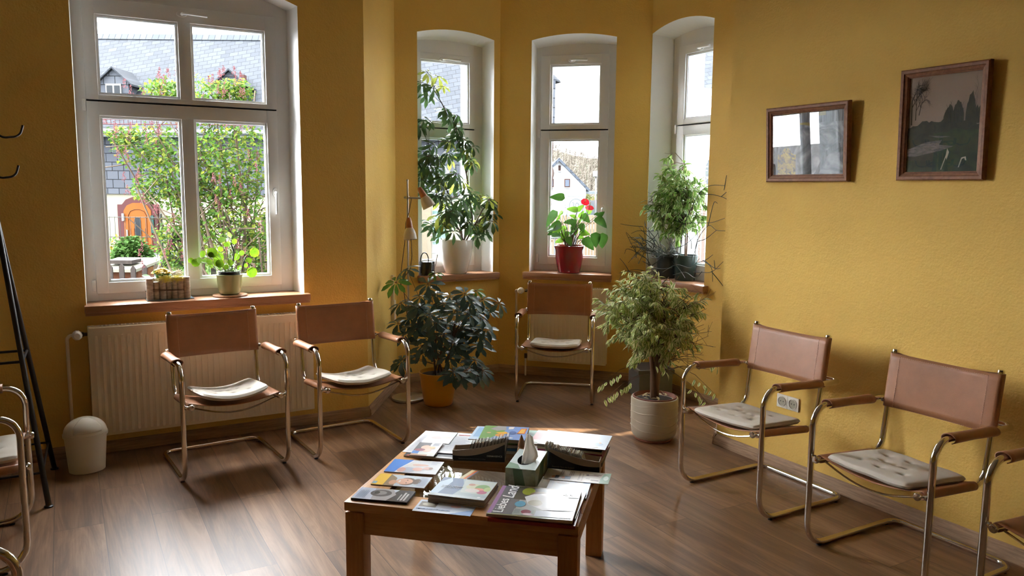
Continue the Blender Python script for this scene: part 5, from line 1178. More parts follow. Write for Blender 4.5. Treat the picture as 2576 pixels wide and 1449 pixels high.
for k, q in enumerate(ANTF):
    p = inv @ (Vector(q)-P0); p.y -= .04
    g = G(); g.leaf(p-Vector((.035, 0, -.008 if k == 0 else 0)), (1, 0, -.35 if k == 0 else -.05), (0, -.9, .5) if k == 0 else (0, -.7, .8), .075, .06, .1, .1, 0, 6, 'round'); f_ = obj('flower', g, RED, e)
    g = G(); g.tube([p, p+Vector((.012, -.01, .05))], [.004, .002], 8); obj('spadix', g, mat('spadix_yellow', (.75, .55, .2), .5), f_)
    g = G(); g.tube([(p.x*.2, 0, .2), (p.x*.8, p.y, p.z-.1), p], .002, 5); obj('flower_stalk', g, BARK, f_)

# --- fig trees
def fig(parent, trunkpts, centre, rad, nbr, nleaf, Ls, rnd, bias=None, leafm=FICL, barkm=FBARK, trunk_r=.012, droop=.9, bare=0):
    g = G(); gs = G(); tops = []
    for tp in trunkpts:
        F_ = fillet(tp, .2, 4); n = len(F_); gs.tube(F_, [trunk_r*(1-.55*i/n) for i in range(n)], 9); tops += F_[len(F_)//2:]
    nl = 0; ends = []
    for k in range(nbr):
        while True:
            u = Vector((rnd.uniform(-1, 1), rnd.uniform(-1, 1), rnd.uniform(-1, 1)))
            if .18 < u.length < 1: break
        p = centre + Rr*(u.x*rad[0]) + Ff*(u.y*rad[1]) + Vector((0, 0, u.z*rad[2]))
        f_ = rnd.choice(tops); m_ = f_.lerp(p, .5)+Vector((rnd.uniform(-.02, .02), rnd.uniform(-.02, .02), .06*rad[2]/.3))
        br = [f_, m_, p]; gs.tube(br, [.0035, .0022, .0011], 5, cap=False)
        ends.append((m_, p, u))
        for q in range(2):
            t = rnd.uniform(.2, .8); s_ = m_.lerp(p, t); e_ = s_+Vector((rnd.uniform(-.09, .09), rnd.uniform(-.09, .09), rnd.uniform(-.07, .07))); gs.tube([s_, e_], [.0014, .0008], 4, cap=False); ends.append((s_, e_, u))
    while nl < nleaf:
        a, b_, u = rnd.choice(ends)
        keep = bias(u) if bias else 1
        if rnd.random() > keep: continue
        for q in range(5):
            t = rnd.uniform(.1, 1.05); p = a.lerp(b_, t)
            dd = (b_-a); dd = dd.normalized() if dd.length > 0 else Vector((1, 0, 0))
            out = (Rr*u.x+Ff*u.y); d = dd*.5+out*.6+Vector((rnd.uniform(-.7, .7), rnd.uniform(-.7, .7), rnd.uniform(-.9, .15)*droop))
            L = rnd.uniform(*Ls); g.leaf(p, d, Vector((rnd.uniform(-.5, .5), rnd.uniform(-.6, .2), 1)), L, L*rnd.uniform(.38, .50), .3, rnd.uniform(.1, .5), 0, 4, 'ell'); nl += 1
    obj('branches', gs, barkm, parent); obj('foliage', g, leafm, parent)
CREAM = mat('cream_glazed_pot', (.62, .55, .42), .28)
P0 = Vector((3.255, 3.875, 0)); e = empty('weeping_fig', P0, 0, 'bushy variegated weeping fig in a wavy cream pot on the floor, left of an armchair', 'potted plant')
pf = [(0, .012), (.09, .012), (.125, .02), (.142, .045), (.148, .09), (.150, .16), (.151, .27), (.148, .279), (.141, .28), (.137, .262)]
pot(0, pf+[(0, .255)], CREAM, .118, .262, parent=e)
TERR = mat('terracotta', (.26, .095, .055), .7)
g = G(); g.lathe([(.118, .20), (.137, .262), (.139, .286), (.133, .288), (.126, .262), (.118, .255)], n=56); obj('inner_pot', g, TERR, e)
g = G(); g.lathe([(0, 0), (.115, 0), (.125, .012), (.121, .018), (0, .016)], n=48); obj('saucer', g, TERR, e)
g = G()
for zz, ph in ((.235, 0), (.185, .8), (.13, 1.7), (.085, 2.3)):     # raised wavy relief lines
    g.tube([( .1505*math.cos(a), .1505*math.sin(a), zz+.012*math.sin(2*a+ph)+.004*math.sin(5*a)) for a in [2*math.pi*k/60 for k in range(60)]], .0022, 6, closed=True)
obj('relief_lines', g, CREAM, e)
g = G(); rnd = random.Random(12)
for k in range(16): a = rnd.uniform(0, 6.28); rr = rnd.uniform(.05, .11); g.leaf((rr*math.cos(a), rr*math.sin(a), .275), (rnd.uniform(-1, 1), rnd.uniform(-1, 1), .2), (0, 0, 1), .045, .02, .4, .2, 0, 4, 'ell')
obj('fallen_leaves', g, mat('dry_leaf', (.50, .40, .22), .8), e)
rnd = random.Random(33)
tr = [[(-.012, 0, .26), (-.02, .0, .42), (-.05, 0, .62), (-.06, 0, .85)], [(.012, .01, .26), (.02, .0, .42), (.03, .01, .62), (.08, 0, .85)], [(0, -.012, .26), (.0, -.01, .5), (-.01, 0, .8), (.02, 0, 1.0)]]
def bias1(u): return (1.0 if u.x < .25 else (.5 if u.z < .45 else .9)) * (1.0 if u.z > -.45 else (.55 if u.x < .1 else .25))
fig(e, tr, Vector((0, 0, .755))+Rr*-.035, (.385, .33, .355), 150, 4000, (.038, .058), rnd, bias1, FICL, trunk_r=.020)
g = G(); gl = g      # bare twigs on the right-hand side, low shoots
for k in range(46):
    a_ = Vector((.02, 0, rnd.uniform(.42, .7))); b_ = a_+Rr*rnd.uniform(.12, .33)+Ff*rnd.uniform(-.2, .2)+Vector((0, 0, rnd.uniform(-.05, .30)))
    m_ = a_.lerp(b_, .5)+Vector((0, 0, .03)); g.tube([a_, m_, b_], [.0028, .0018, .0009], 4, cap=False)
    for q in range(3): s_ = m_.lerp(b_, rnd.random()); g.tube([s_, s_+Vector((rnd.uniform(-.08, .08), rnd.uniform(-.08, .08), rnd.uniform(-.05, .08)))], .0009, 4, cap=False)
for (u, z, u2, z2) in [(-.1, .5, -.36, .36), (.1, .5, .40, .30), (.1, .55, .42, .48), (.1, .45, .36, .22), (-.1, .42, -.22, .33), (-.08, .42, -.33, .27)]:
    a_ = Rr*u+Vector((0, 0, z)); b_ = Rr*u2-Ff*.05+Vector((0, 0, z2)); g.tube([a_, a_.lerp(b_, .5)+Vector((0, 0, .03)), b_], [.002, .0015, .0009], 4)
    for q in range(7): t = .5+.5*q/6; gl.leaf(a_.lerp(b_, t), Vector((rnd.uniform(-.6, .6), rnd.uniform(-.6, .6), -.9)), Rr*.3-Ff, .05, .021, .2, .2, 1, 4, 'ell')
obj('bare_twigs', g, [FBARK, FICL], e)
wn = Vector((-.683, .730, 0))
for ch in [c for c in C.objects if c.parent == e and c.name.split('.')[0] in ('branches', 'foliage', 'bare_twigs')]:
    for v in ch.data.vertices:        # foliage stays on the room side of the bay corner
        wp = P0+v.co; d_ = (wp-Vector((3.54, 3.60, 0))).dot(wn)
        if wp.y < 3.60 and wp.x > 3.525: v.co.x -= wp.x-3.525
        elif wp.y >= 3.60 and wp.x > 3.50 and d_ < .012: v.co += wn*(.012-d_)

# small fig on the right bay sill
GLP = mat('green_dark_pot', (.03, .055, .05), .25)
P0 = Vector((4.245, 4.735, .895)); e = empty('weeping_fig', P0, 0, 'small leafy weeping fig in a dark green pot on the right bay window sill', 'potted plant')
pot(0, [(0, 0), (.072, 0), (.078, .005), (.095, .19), (.098, .192), (.098, .20), (.092, .20), (.088, .18), (0, .175)], GLP, .087, .18, parent=e)
rnd = random.Random(17)
tr = [[(-.006, 0, .18), (-.01, 0, .4), (-.02, .02, .75)], [(.008, .0, .18), (.01, 0, .4), (.02, 0, .70)], [(0, .008, .18), (.0, .01, .45), (-.03, 0, .9)]]
fig(e, tr, Vector((-.10, -.02, .63))-Rr*.02, (.275, .16, .34), 95, 1900, (.045, .064), rnd, lambda u: 1.0 if abs(u.x) < .9-.25*max(0, u.z) else .3, FICL2, trunk_r=.006, droop=.7)
g = G(); g.box((-.09, -.085, .375), (-.07, -.083, .40)); obj('orange_tag', g, mat('orange_tag', (.8, .30, .03), .5), e, False)
# stick plant
STK_M = mat('pencil_plant_green', (.022, .034, .022), .5)
P0 = Vector((4.225, 4.93, .895)); e = empty('pencil_plant', P0, 0, 'dark leafless pencil plant with wiry angular twigs, on the right bay window sill', 'potted plant')
pot(0, [(0, 0), (.070, 0), (.075, .005), (.090, .17), (.093, .172), (.093, .18), (.088, .18), (.084, .165), (0, .16)], mat('dark_grey_pot', (.03, .04, .042), .3), .082, .165, parent=e)
g = G(); rnd = random.Random(9)
for i, st in enumerate(STK):
    P_ = [Vector(q)-P0 for q in st]
    P_ = [Vector((q.x-.008-.012*math.sin(9*q.y+7*q.z), q.y, q.z)) for q in P_]
    F_ = smooth(P_, 4); n = len(F_); g.tube(F_, [.0030*(1-.45*k/n) for k in range(n)], 6)
for k in range(26):
    a = rnd.uniform(0, 6.28); p = Vector((.03*math.cos(a), .03*math.sin(a), .16)); q = p
    d = Vector((math.cos(a)*.5-.35, math.sin(a)*1.1, rnd.uniform(.3, 1.3))).normalized()
    for s_ in range(4):
        q2 = q+d*rnd.uniform(.05, .11); q2.y = max(-.42, min(q2.y, .13)); q2.x = min(q2.x, -.02 if abs(q2.y) < .14 else -.11, 9.15-9.155-q2.y); g.tube([q, q2], [.003, .0022], 5); d = (d+Vector((rnd.uniform(-.7, .4), rnd.uniform(-.8, .8), rnd.uniform(-.6, .5)))).normalized()
        if rnd.random() < .7: g.tube([q2, q2+Vector((rnd.uniform(-.07, .02), rnd.uniform(-.07, .07), rnd.uniform(-.02, .07)))], .0018, 5)
        q = q2
obj('twigs', g, STK_M, e)

# square planter on the floor in the bay
e = empty('planter', (3.93, 4.74, 0), R(-20), 'square grey planter standing on the floor behind the cream plant pot', 'planter')
g = G(); g.bbox((-.135, -.135, 0), (.135, .135, .20), .01); g.bbox((-.145, -.145, .20), (.145, .145, .235), .006); obj('planter_box', g, mat('grey_planter', (.13, .13, .115), .6), e)
g = G(); g.box((-.125, -.125, .2), (.125, .125, .2365)); obj('soil', g, SOIL, e)

# --- pilea-like begonia on the big window sill with coaster
g = G(); g.lathe([(0, 0), (.104, 0), (.108, .004), (.106, .010), (0, .011)], n=48); o = obj('coaster', g, SILL, None); o.location = (.905, 5.283, .90); tag(o, 'round wooden plant coaster on the big window sill, under the olive pot', 'coaster')
P0 = Vector((.905, 5.285, .911)); e = empty('round_leaf_plant', P0, 0, 'bright green round leaved plant in an olive green pot on the big window sill', 'potted plant')
OLIVE = mat('olive_glazed_pot', (.30, .34, .16), .22, coat=.3)
pot(0, [(0, 0), (.052, 0), (.060, .008), (.070, .03), (.0765, .075), (.078, .118), (.081, .124), (.081, .129), (.077, .130), (.074, .12), (0, .115)], OLIVE, .072, .12, parent=e)
g = G(); g.lathe([(.066, .11), (.068, .145), (.0715, .147), (.0705, .150), (.066, .150), (.062, .12)], n=40); obj('inner_pot', g, BLACK, e)
g = G(); gs = G(); rnd = random.Random(2); PIM = leafmat('round_leaf_green', (.085, .165, .008), .35, .35, .35, 25, ((.24, .26, .012), .72))
for (x, y, z, r_) in PIL:
    p = Vector((x, y, z))-P0; p.y = rnd.uniform(-.08, .05); d = Vector((rnd.uniform(-.5, .5), -.15, rnd.uniform(-.9, -.2) if r_ > .025 else rnd.uniform(-.7, .7))).normalized()
    if p.z > .3 and abs(p.x) < .06 and r_ < .025: nr = Vector((0, -.7, .8))
    else: nr = Vector((rnd.uniform(-.35, .35), -1, .35))
    g.leaf(p-d*r_, d, nr, 2.1*r_, 2.0*r_, .08, .08, 0, 8, 'round')
    gs.tube([(p.x*.12, p.y*.2, .12), (p.x*.6, p.y*.6, .12+(p.z-.12)*.8), p-d*r_*.9], .0016, 5)
obj('foliage', g, PIM, e); obj('leaf_stalks', gs, mat('green_stalk', (.16, .22, .05), .5), e)
g = G()
for st in PILS: P_ = [Vector(q)-P0 for q in st]; P_ = [Vector((q.x, -.01+.01*i, q.z)) for i, q in enumerate(P_)]; g.tube(fillet(P_, .05, 4), .0045, 8)
obj('woody_stems', g, mat('dark_stem', (.02, .013, .012), .8), e)
g = G()
for k in range(60): a = rnd.uniform(0, 6.28); rr = rnd.uniform(0, .08); p = Vector((rr*math.cos(a), rr*math.sin(a)*.8-.01, .14+rnd.uniform(0, .035)+.02*(rr < .05))); g.leaf(p, (rnd.uniform(-1, 1), rnd.uniform(-1, .3), rnd.uniform(-.2, .6)), (0, -.6, 1), .018, .012, .2, .2, 0, 4, 'round')
obj('ground_leaves', g, leafmat('small_green_leaf', (.14, .26, .05), .3), e)

# --- log arrangement
TEAL = mat('teal_tray', (.20, .30, .33), .35)
g = G(); g.bbox((-.135, -.055, 0), (.135, .055, .005), .002); g.prism([(-.02, .0), (.02, 0), (.03, .02), (-.0, .02)], .10, .135, 1); o = obj('tray', g, TEAL, None); o.location = (.548, 5.300, .90); o.rotation_euler = (0, 0, R(2)); tag(o, 'thin teal tray under the birch log flower arrangement', 'tray')
e = empty('flower_arrangement', (.540, 5.298, .9056), 0, 'yellow flowers in a holder of upright birch log pieces on the big window sill', 'flower arrangement')
BIR = mat('birch_bark', (.40, .34, .28), .85, bump=.6, bscale=60, var=.35, vscale=25, stretch=(1, 1, 3)); CUT = mat('log_cut', (.55, .44, .30), .8)
rnd = random.Random(6)
for i in range(7):
    x = -.105+.035*i; hh = [.130, .108, .130, .105, .135, .125, .132][i]; r_ = [.021, .019, .021, .016, .018, .022, .021][i]; y = -.030+.004*(i % 2)
    g = G(); g.lathe([(0, 0), (r_, 0), (r_*1.02, .02), (r_*.97, hh*.5), (r_, hh-.002), (r_*.9, hh), (0, hh)], n=18, c=(x, y, 0)); obj('birch_log', g, BIR, e)
for i in range(6):
    x = -.09+.036*i; g = G(); g.lathe([(0, 0), (.019, 0), (.019, .128), (0, .13)], n=16, c=(x, .028, 0)); obj('birch_log', g, BIR, e)
g = G()
for k in range(3): g.tube([(.132*math.cos(a)*.98, -.003+(.052+.001*k)*math.sin(a), .052+.004*k+.003*math.sin(3*a+k)) for a in [2*math.pi*j/40 for j in range(40)]], .0016, 5, closed=True)
obj('twine', g, BARK, e)
g = G(); gy = G(); gf = G()
for k in range(14): a = rnd.uniform(0, 6.28); p = Vector((-.05+rnd.uniform(-.05, .05), rnd.uniform(-.02, .02), .13)); g.leaf(p, (math.cos(a), -.4, rnd.uniform(.1, .9)), (0, -.7, 1), .055, .034, .15, .3, 0, 6, 'round')
obj('foliage', g, leafmat('kalanchoe_leaf', (.05, .13, .02), .2), e)
for k in range(230):
    a, rr = rnd.uniform(0, 6.28), rnd.random()**.5; p = Vector((-.035+.052*rr*math.cos(a), .034*rr*math.sin(a), .155+.030*(1-rr*rr)+rnd.uniform(-.004, .004)))
    for q in range(4): a = q*1.57+rnd.random(); gy.leaf(p, (math.cos(a), math.sin(a), .35), (0, -.3, 1), .0085, .0075, .1, 0, 0, 4, 'round')
obj('blossom', gy, mat('yellow_blossom', (.78, .60, .06), .6), e)
for k in range(260):
    c_ = Vector((-.02 if k % 2 else .055, -.045, .125)); P_ = [c_+Vector((rnd.gauss(0, .020), rnd.gauss(0, .008), rnd.gauss(0, .012))) for _ in range(3)]; gf.tube(P_, .0006, 3, cap=False)
obj('yellow_fibre', gf, mat('yellow_sisal', (.75, .66, .10), .8, sub=.3), e)
g = G()
for k in range(60): c_ = Vector((.055, .0, .155)); P_ = [c_+Vector((rnd.gauss(0, .022), rnd.gauss(0, .012), rnd.gauss(0, .010))) for _ in range(3)]; g.tube(P_, .0012, 4, cap=False)
obj('dry_twigs', g, mat('pale_twig', (.58, .52, .38), .8), e)

# ================================================================ OUTSIDE
_mat, _brick = mat, brick_mat
OF = .135      # outdoor colours darkened to balance the bright sky that lights the room
def mat(name, col, *a, **k): k.setdefault('spec', .08); return _mat(name, tuple(c*OF for c in col), *a, **k)
def brick_mat(name, c1, c2, mo, *a, **k): return _brick(name, *[tuple(v*OF for v in c) for c in (c1, c2, mo)], *a, **k)
HS, HC = math.sin(HEAD), math.cos(HEAD)
EXT = Matrix(((HC, HS, 0, 0), (-HS, HC, 0, 0), (0, 0, 1, 0), (0, 0, 0, 1)))     # street frame: x along the facade, y away from the house
def ext(o): o.matrix_world = EXT @ o.matrix_basis; return o
GZ = -.75
GRAV = mat('pale_paving', (.30, .30, .29), .85, var=.12, vscale=1.5); GRASS = mat('lawn_grass', (.10, .22, .025), .9, var=.3, vscale=6)
g = G(); g.quad([(-60, 1, GZ), (60, 1, GZ), (60, 140, GZ), (-60, 140, GZ)]); struct(ext(obj('ground', g, GRAV, None, False)))
g = G(); 
for i in range(40):
    for j in range(24):
        x0 = -14+.28*i; y0 = 11+.6*j; g.quad([(x0, y0, GZ+.02), (x0+.28, y0, GZ+.02), (x0+.28, y0+.6, GZ+.02), (x0, y0+.6, GZ+.02)])
rnd = random.Random(4)
for k in range(2500):
    x = rnd.uniform(-13, -3); y = rnd.uniform(11, 25); g.leaf((x, y, GZ+.02), (rnd.uniform(-.3, .3), 0, 1), (0, -1, 0), rnd.uniform(.1, .25), .05, 0, .2, 0, 4, 'ell')
o = ext(obj('lawn', g, GRASS, None, False)); tag(o, 'bright green lawn in front of the slate house', 'grass', kind='stuff')

SLATE = brick_mat('roof_slates', (.115, .130, .155), (.080, .092, .112), (.03, .034, .042), .31, .17, .008, R(-13), 'xz', .45)
SLATEW = brick_mat('wall_slates', (.21, .23, .27), (.14, .155, .19), (.03, .034, .04), .40, .30, .015, 0, 'xz', .55)
RIDGE = brick_mat('ridge_slates', (.15, .17, .205), (.115, .135, .16), (.03, .034, .042), .24, 2.0, .010, 0, 'xz', .45)
CREAMW = mat('cream_render', (.60, .56, .42), .85, var=.08, vscale=1.2)
EWIN = mat('outside_glazing', (.05, .06, .07), .1); EWHT = mat('outside_white', (.62, .62, .60), .5)
hs = empty('slate_house', (0, 0, 0), 0, 'long house across the garden with slate roof and cream ground floor', 'house'); hs.matrix_world = EXT
g = G(); g.box((-26, 28, GZ), (-1.9, 34, 1.30)); obj('render_wall', g, CREAMW, hs, False)
g = G(); g.box((-26, 27.93, 1.30), (-1.88, 34, 3.55)); obj('slate_wall', g, SLATEW, hs, False)
g = G(); P_ = [(27.55, 3.45), (31.5, 7.30), (35.5, 3.45)]
g.prism(P_, -26.2, -1.75, 0); obj('roof', g, SLATE, hs, False)
g = G(); g.prism([(31.32, 7.17), (31.5, 7.40), (31.68, 7.17)], -26.2, -1.72, 0); obj('roof_ridge', g, RIDGE, hs, False)
g = G(); g.tube([(-26, 27.45, 3.42), (-1.7, 27.45, 3.42)], .09, 10); g.box((-26, 27.5, 3.25), (-1.8, 27.95, 3.38)); obj('gutter', g, mat('zinc_gutter', (.40, .42, .44), .4), hs)
REDB = mat('red_snow_guard', (.20, .045, .05), .6)
g = G()
for zz in (3.68, 3.84): g.tube([(-26, 27.62, zz), (-1.9, 27.62, zz)], .018, 6)
for k in range(160): x = -25.5+.148*k; g.tube([(x, 27.62, 3.66), (x, 27.62, 3.86)], .010, 4)
obj('snow_guard', g, REDB, hs)
def roof_z(y): return 3.45+(y-27.55)*3.85/3.95
for (xc, zb_) in ((-14.05, 4.45), (-9.97, 4.42)):
    yf = 28.45; g = G(); hw = .52
    g.prism([(xc-hw, zb_-.3), (xc+hw, zb_-.3), (xc+hw, zb_+.72), (xc, zb_+1.18), (xc-hw, zb_+.72)], yf, yf+1.6, 1); d = obj('dormer', g, SLATEW, hs, False)
    g = G()
    for s in (-1, 1):
        g.prism([(xc+s*(hw+.16), zb_+.60), (xc+s*(hw+.16), zb_+.66), (xc, zb_+1.26), (xc, zb_+1.20)][::s], yf-.12, yf+2.3, 1)
    obj('dormer_roof', g, SLATE, d, False)
    g = G(); g.box((xc-.27, yf-.05, zb_+.08), (xc+.27, yf-.005, zb_+.68)); w_ = obj('window', g, EWHT, d, False)
    g = G()
    for s in (-1, 1): g.box((xc+s*.13-.10, yf-.06, zb_+.16), (xc+s*.13+.10, yf-.052, zb_+.62))
    obj('pane', g, EWIN, w_, False)
    g = G()
    for s in (-1, 1): g.box((xc+s*.13-.10, yf-.068, zb_+.14), (xc+s*.13+.10, yf-.061, zb_+.34))
    obj('net_curtain', g, EWHT, w_, False)
g = G(); g.box((-9.78, 28.9, 5.28), (-9.62, 29.2, 5.55)); obj('roof_vent', g, mat('copper_vent', (.26, .13, .11), .6), hs, False)
# door with mauve stone surround
MAUVE = mat('mauve_stone', (.17, .055, .055), .8); ORD = mat('orange_door_wood', (.50, .13, .004), .5, var=.12, vscale=3); ORDD = mat('orange_door_groove', (.16, .045, .004), .6)
xc = -13.16; dr = [(-.70, GZ), (-.70, .93), (-.54, .93), (-.40, 1.10), (-.14, 1.20), (.14, 1.20), (.40, 1.10), (.54, .93), (.70, .93), (.70, GZ)]
g = G(); g.prism([(xc+x, z) for x, z in dr], 27.86, 28.0, 1); ds = obj('door_surround', g, MAUVE, hs, False)
od = [(-.48, GZ), (-.48, .72), (-.36, .90), (-.15, .99), (.15, .99), (.36, .90), (.48, .72), (.48, GZ)]
g = G(); g.prism([(xc+x, z) for x, z in od], 27.84, 27.9, 1); d = obj('front_door', g, ORD, hs, False)
g = G()
pl = [(-.32, -.6), (-.32, .55), (-.24, .70), (-.08, .76), (.08, .76), (.24, .70), (.32, .55), (.32, -.6)]
for i in range(len(pl)-1): a, b_ = pl[i], pl[i+1]; g.tube([(xc+a[0], 27.835, a[1]), (xc+b_[0], 27.835, b_[1])], .012, 4)
for k in range(5): g.box((xc-.26+.13*k-.005, 27.83, -.6), (xc-.26+.13*k+.005, 27.842, .1))
obj('door_groove', g, ORDD, d, False)
g = G(); g.prism([(xc-.11, -.10)]+[(xc-.11*math.cos(a), .38+.11*math.sin(a)) for a in [math.pi*k/8 for k in range(9)]]+[(xc+.11, -.10), (xc+.08, -.16), (xc-.08, -.16)], 27.825, 27.845, 1); obj('door_glass', g, EWIN, d, False)
g = G(); g.box((xc-.40, 27.80, -.28), (xc-.36, 27.84, .05)); obj('door_handle', g, EWHT, d, False)
g = G(); g.box((xc-.53, 27.78, .36), (xc-.46, 27.86, .62)); obj('wall_lamp', g, EWHT, hs, False)
g = G(); g.box((xc+.47, 27.80, -.05), (xc+.57, 27.86, .56)); obj('green_shutter', g, mat('dark_green', (.03, .12, .10), .5), hs, False)

# leafy helpers outside
def leafcloud(name, blobs, n, y0, dy, Ls, mats_, rnd, wts=None, parent=None):
    g = G(); tot = sum(b[4] for b in blobs)
    for k in range(n):
        t = rnd.uniform(0, tot)
        for b in blobs:
            t -= b[4]
            if t <= 0: break
        while True:
            u = (rnd.uniform(-1, 1), rnd.uniform(-1, 1), rnd.uniform(-1, 1))
            if u[0]**2+u[1]**2+u[2]**2 < 1: break
        p = Vector((b[0]+u[0]*b[2], y0+u[1]*dy*min(1, b[2]), b[1]+u[2]*b[3])); L = rnd.uniform(*Ls)
        d = Vector((rnd.uniform(-1, 1), rnd.uniform(-1, 1), rnd.uniform(-1, .4))).normalized(); x = d.cross(Vector((rnd.uniform(-.6, .6), rnd.uniform(-.6, .6), 1))).normalized()*L*.33
        m = 0
        if wts: 
            r_ = rnd.random(); m = 0 if r_ < wts[0] else (1 if r_ < wts[0]+wts[1] else 2)
        nn = x.cross(d).normalized()*L*.08
        kk = len(g.v); g.v += [tuple(p), tuple(p+d*L*.4+x+nn), tuple(p+d*L), tuple(p+d*L*.4-x+nn), tuple(p+d*L*.45)]
        for f_ in ((0, 1, 4), (1, 2, 4), (2, 3, 4), (3, 0, 4)): g.f.append(tuple(kk+i for i in f_)); g.m.append(m)
    o = obj(name, g, mats_, parent, False); return o
LL1 = mat('lilac_leaf', (.20, .42, .06), .8, spec=.05, sub=.4, var=.3, vscale=3); LL2 = mat('lilac_leaf_yellowish', (.46, .56, .08), .8, spec=.05, sub=.5); LL3 = mat('lilac_leaf_dark', (.11, .24, .05), .8, spec=.05, sub=.3)
e = empty('lilac_tree', (0, 0, 0), 0, 'leafy lilac with reddish flower buds just outside the big window', 'tree'); e.matrix_world = EXT
rnd = random.Random(8)
leafcloud('foliage', LIL, 9500, 11, 1.0, (.05, .085), [LL1, LL2, LL3], rnd, (.5, .32, .18), e)
BUD = mat('lilac_bud', (.36, .12, .13), .9, spec=.05, sub=.2)
g = G()
for k in range(95):
    b = rnd.choices(LIL, [q[4]/(1+q[2]) for q in LIL])[0]; a = rnd.uniform(0, 6.28); rr = rnd.uniform(.5, 1.12)
    p = Vector((b[0]+b[2]*rr*math.cos(a), 11-rnd.uniform(.2, .8), b[1]+b[3]*rr*math.sin(a)))
    for q in range(34): t = rnd.random(); ww = .032*(1-t)+.004; s_ = p+Vector((rnd.uniform(-ww, ww), rnd.uniform(-ww, ww), t*.13)); g.leaf(s_, (rnd.uniform(-1, 1), rnd.uniform(-1, 1), 1), (0, -1, .3), .018, .009, .2, .1, 0, 4, 'ell')
obj('flower_buds', g, BUD, e, False)
g = G(); TWB = mat('lilac_bark', (.24, .17, .11), .85)
for k in range(34):
    b = rnd.choices(LIL, [q[4] for q in LIL])[0]; base = Vector((rnd.uniform(-4.35, -3.5), 11+rnd.uniform(-.3, .5), GZ)); tip = Vector((b[0]+rnd.uniform(-.8, .8)*b[2], 11+rnd.uniform(-.5, .5), b[1]+rnd.uniform(-.6, .9)*b[3]))
    m1 = base.lerp(tip, .35)+Vector((rnd.uniform(-.2, .3), 0, .35)); F_ = fillet([base, m1, tip], .5, 4); n = len(F_); r0 = rnd.uniform(.015, .03); g.tube(F_, [r0*(1-.75*i/n) for i in range(n)], 6)
    for q in range(4): s_ = m1.lerp(tip, rnd.uniform(.2, .9)); g.tube([s_, s_+Vector((rnd.uniform(-.4, .4), rnd.uniform(-.2, .2), rnd.uniform(-.1, .4)))], .007, 4)
g.tube([(-3.62, 11.9, GZ), (-3.66, 11.9, .3), (-3.72, 11.9, 1.15)], [.10, .09, .07], 10)
obj('branches', g, TWB, e)

# clipped shrub by the door, forsythia twigs, garden fence, hutch, picket fence, log
SHR = mat('shrub_green', (.09, .22, .035), .9, spec=.05, sub=.3, var=.3, vscale=5)
o = leafcloud('round_shrub', [(-7.71, .10, .38, .50, 1)], 3200, 16, 1.0, (.07, .12), [SHR, LL3], rnd, (.7, .3)); ext(o); tag(o, 'round green conifer shrub in front of the orange door', 'shrub')
YFL = mat('forsythia_yellow', (.62, .48, .05), .6, sub=.3)
for (x, z, rx, rz, n, lab) in ((-8.05, .1, .16, .5, 260, 'yellow flowering shrub left of the round conifer shrub'), (-4.95, .62, .3, .4, 500, 'light green leafy bush behind the leaning log')):
    o = leafcloud('garden_bush', [(x, z, rx, rz, 1)], n, 16 if x < -6 else 12.4, .5, (.05, .1), [YFL if x < -6 else LL2, LL1], rnd, (.6, .4)); ext(o); tag(o, lab, 'shrub')
WIRE = mat('dark_green_wire', (.05, .055, .045), .5)
fe = empty('garden_fence', (0, 0, 0), 0, 'thin wire mesh garden fence in front of the house door', 'fence'); fe.matrix_world = EXT
g = G()
for k in range(60): x = -10.6+.12*k; g.tube([(x, 18.5, GZ), (x, 18.5, .88)], .006, 4)
for zz in (-.5, 0, .4, .86): g.tube([(-10.6, 18.5, zz), (-3.5, 18.5, zz)], .008, 4)
obj('mesh_panel', g, WIRE, fe)
for x in (-10.6, -8.2, -5.8, -3.5): g = G(); g.tube([(x, 18.5, GZ), (x, 18.5, .95)], .03, 8); obj('fence_post', g, WIRE, fe)
GREYW = mat('weathered_wood', (.10, .078, .066), .85, var=.3, vscale=4, stretch=(6, 6, 1), bump=.3, bscale=30)
pf_ = empty('picket_fence', (0, 0, 0), 0, 'weathered grey picket fence below the big window outside', 'fence'); pf_.matrix_world = EXT
for k in range(22):
    x = -6.02+.167*k; hh = .46+.015*((k*7) % 3-1); g = G(); g.prism([(x-.035, GZ), (x+.035, GZ), (x+.035, hh-.05), (x, hh), (x-.035, hh-.05)], 11.45, 11.475, 1); obj('picket', g, GREYW, pf_, False)
for zz in (.05, -.4): g = G(); g.box((-6.1, 11.476, zz), (-2.4, 11.51, zz+.06)); obj('rail', g, GREYW, pf_, False)
e = empty('garden_hutch', (0, 0, 0), 0, 'low wooden hutch with a pale flat roof behind the picket fence', 'hutch'); e.matrix_world = EXT
g = G(); g.box((-6.85, 13, GZ), (-6.18, 13.7, .22)); obj('hutch_body', g, mat('hutch_wood', (.30, .09, .03), .7), e, False)
g = G(); g.prism([(12.75, .20), (13.9, .30), (13.9, .34), (12.75, .25)], -6.95, -6.10, 0); obj('hutch_roof', g, mat('hutch_roof', (.48, .46, .34), .8), e, False)
g = G(); g.box((-6.70, 13.0, .31), (-6.28, 13.35, .37)); obj('roof_board', g, GREYW, e, False)
g = G(); g.tube([(-5.02, 11.1, .25), (-4.88, 11.1, .60), (-4.71, 11.1, .98)], [.055, .05, .04], 10); g.tube([(-4.86, 11.1, .62), (-4.4, 11.15, .42)], .045, 8); g.tube([(-4.72, 11.1, .9), (-4.5, 11.1, .72)], .03, 8); g.tube([(-5.02, 11.1, .25), (-5.1, 11.1, GZ)], .05, 8); g.tube([(-4.42, 11.15, .45), (-4.3, 11.15, GZ)], .05, 8)
o = ext(obj('log_trestle', g, GREYW, None)); tag(o, 'leaning pale logs forming a garden trestle behind the picket fence', 'trestle')
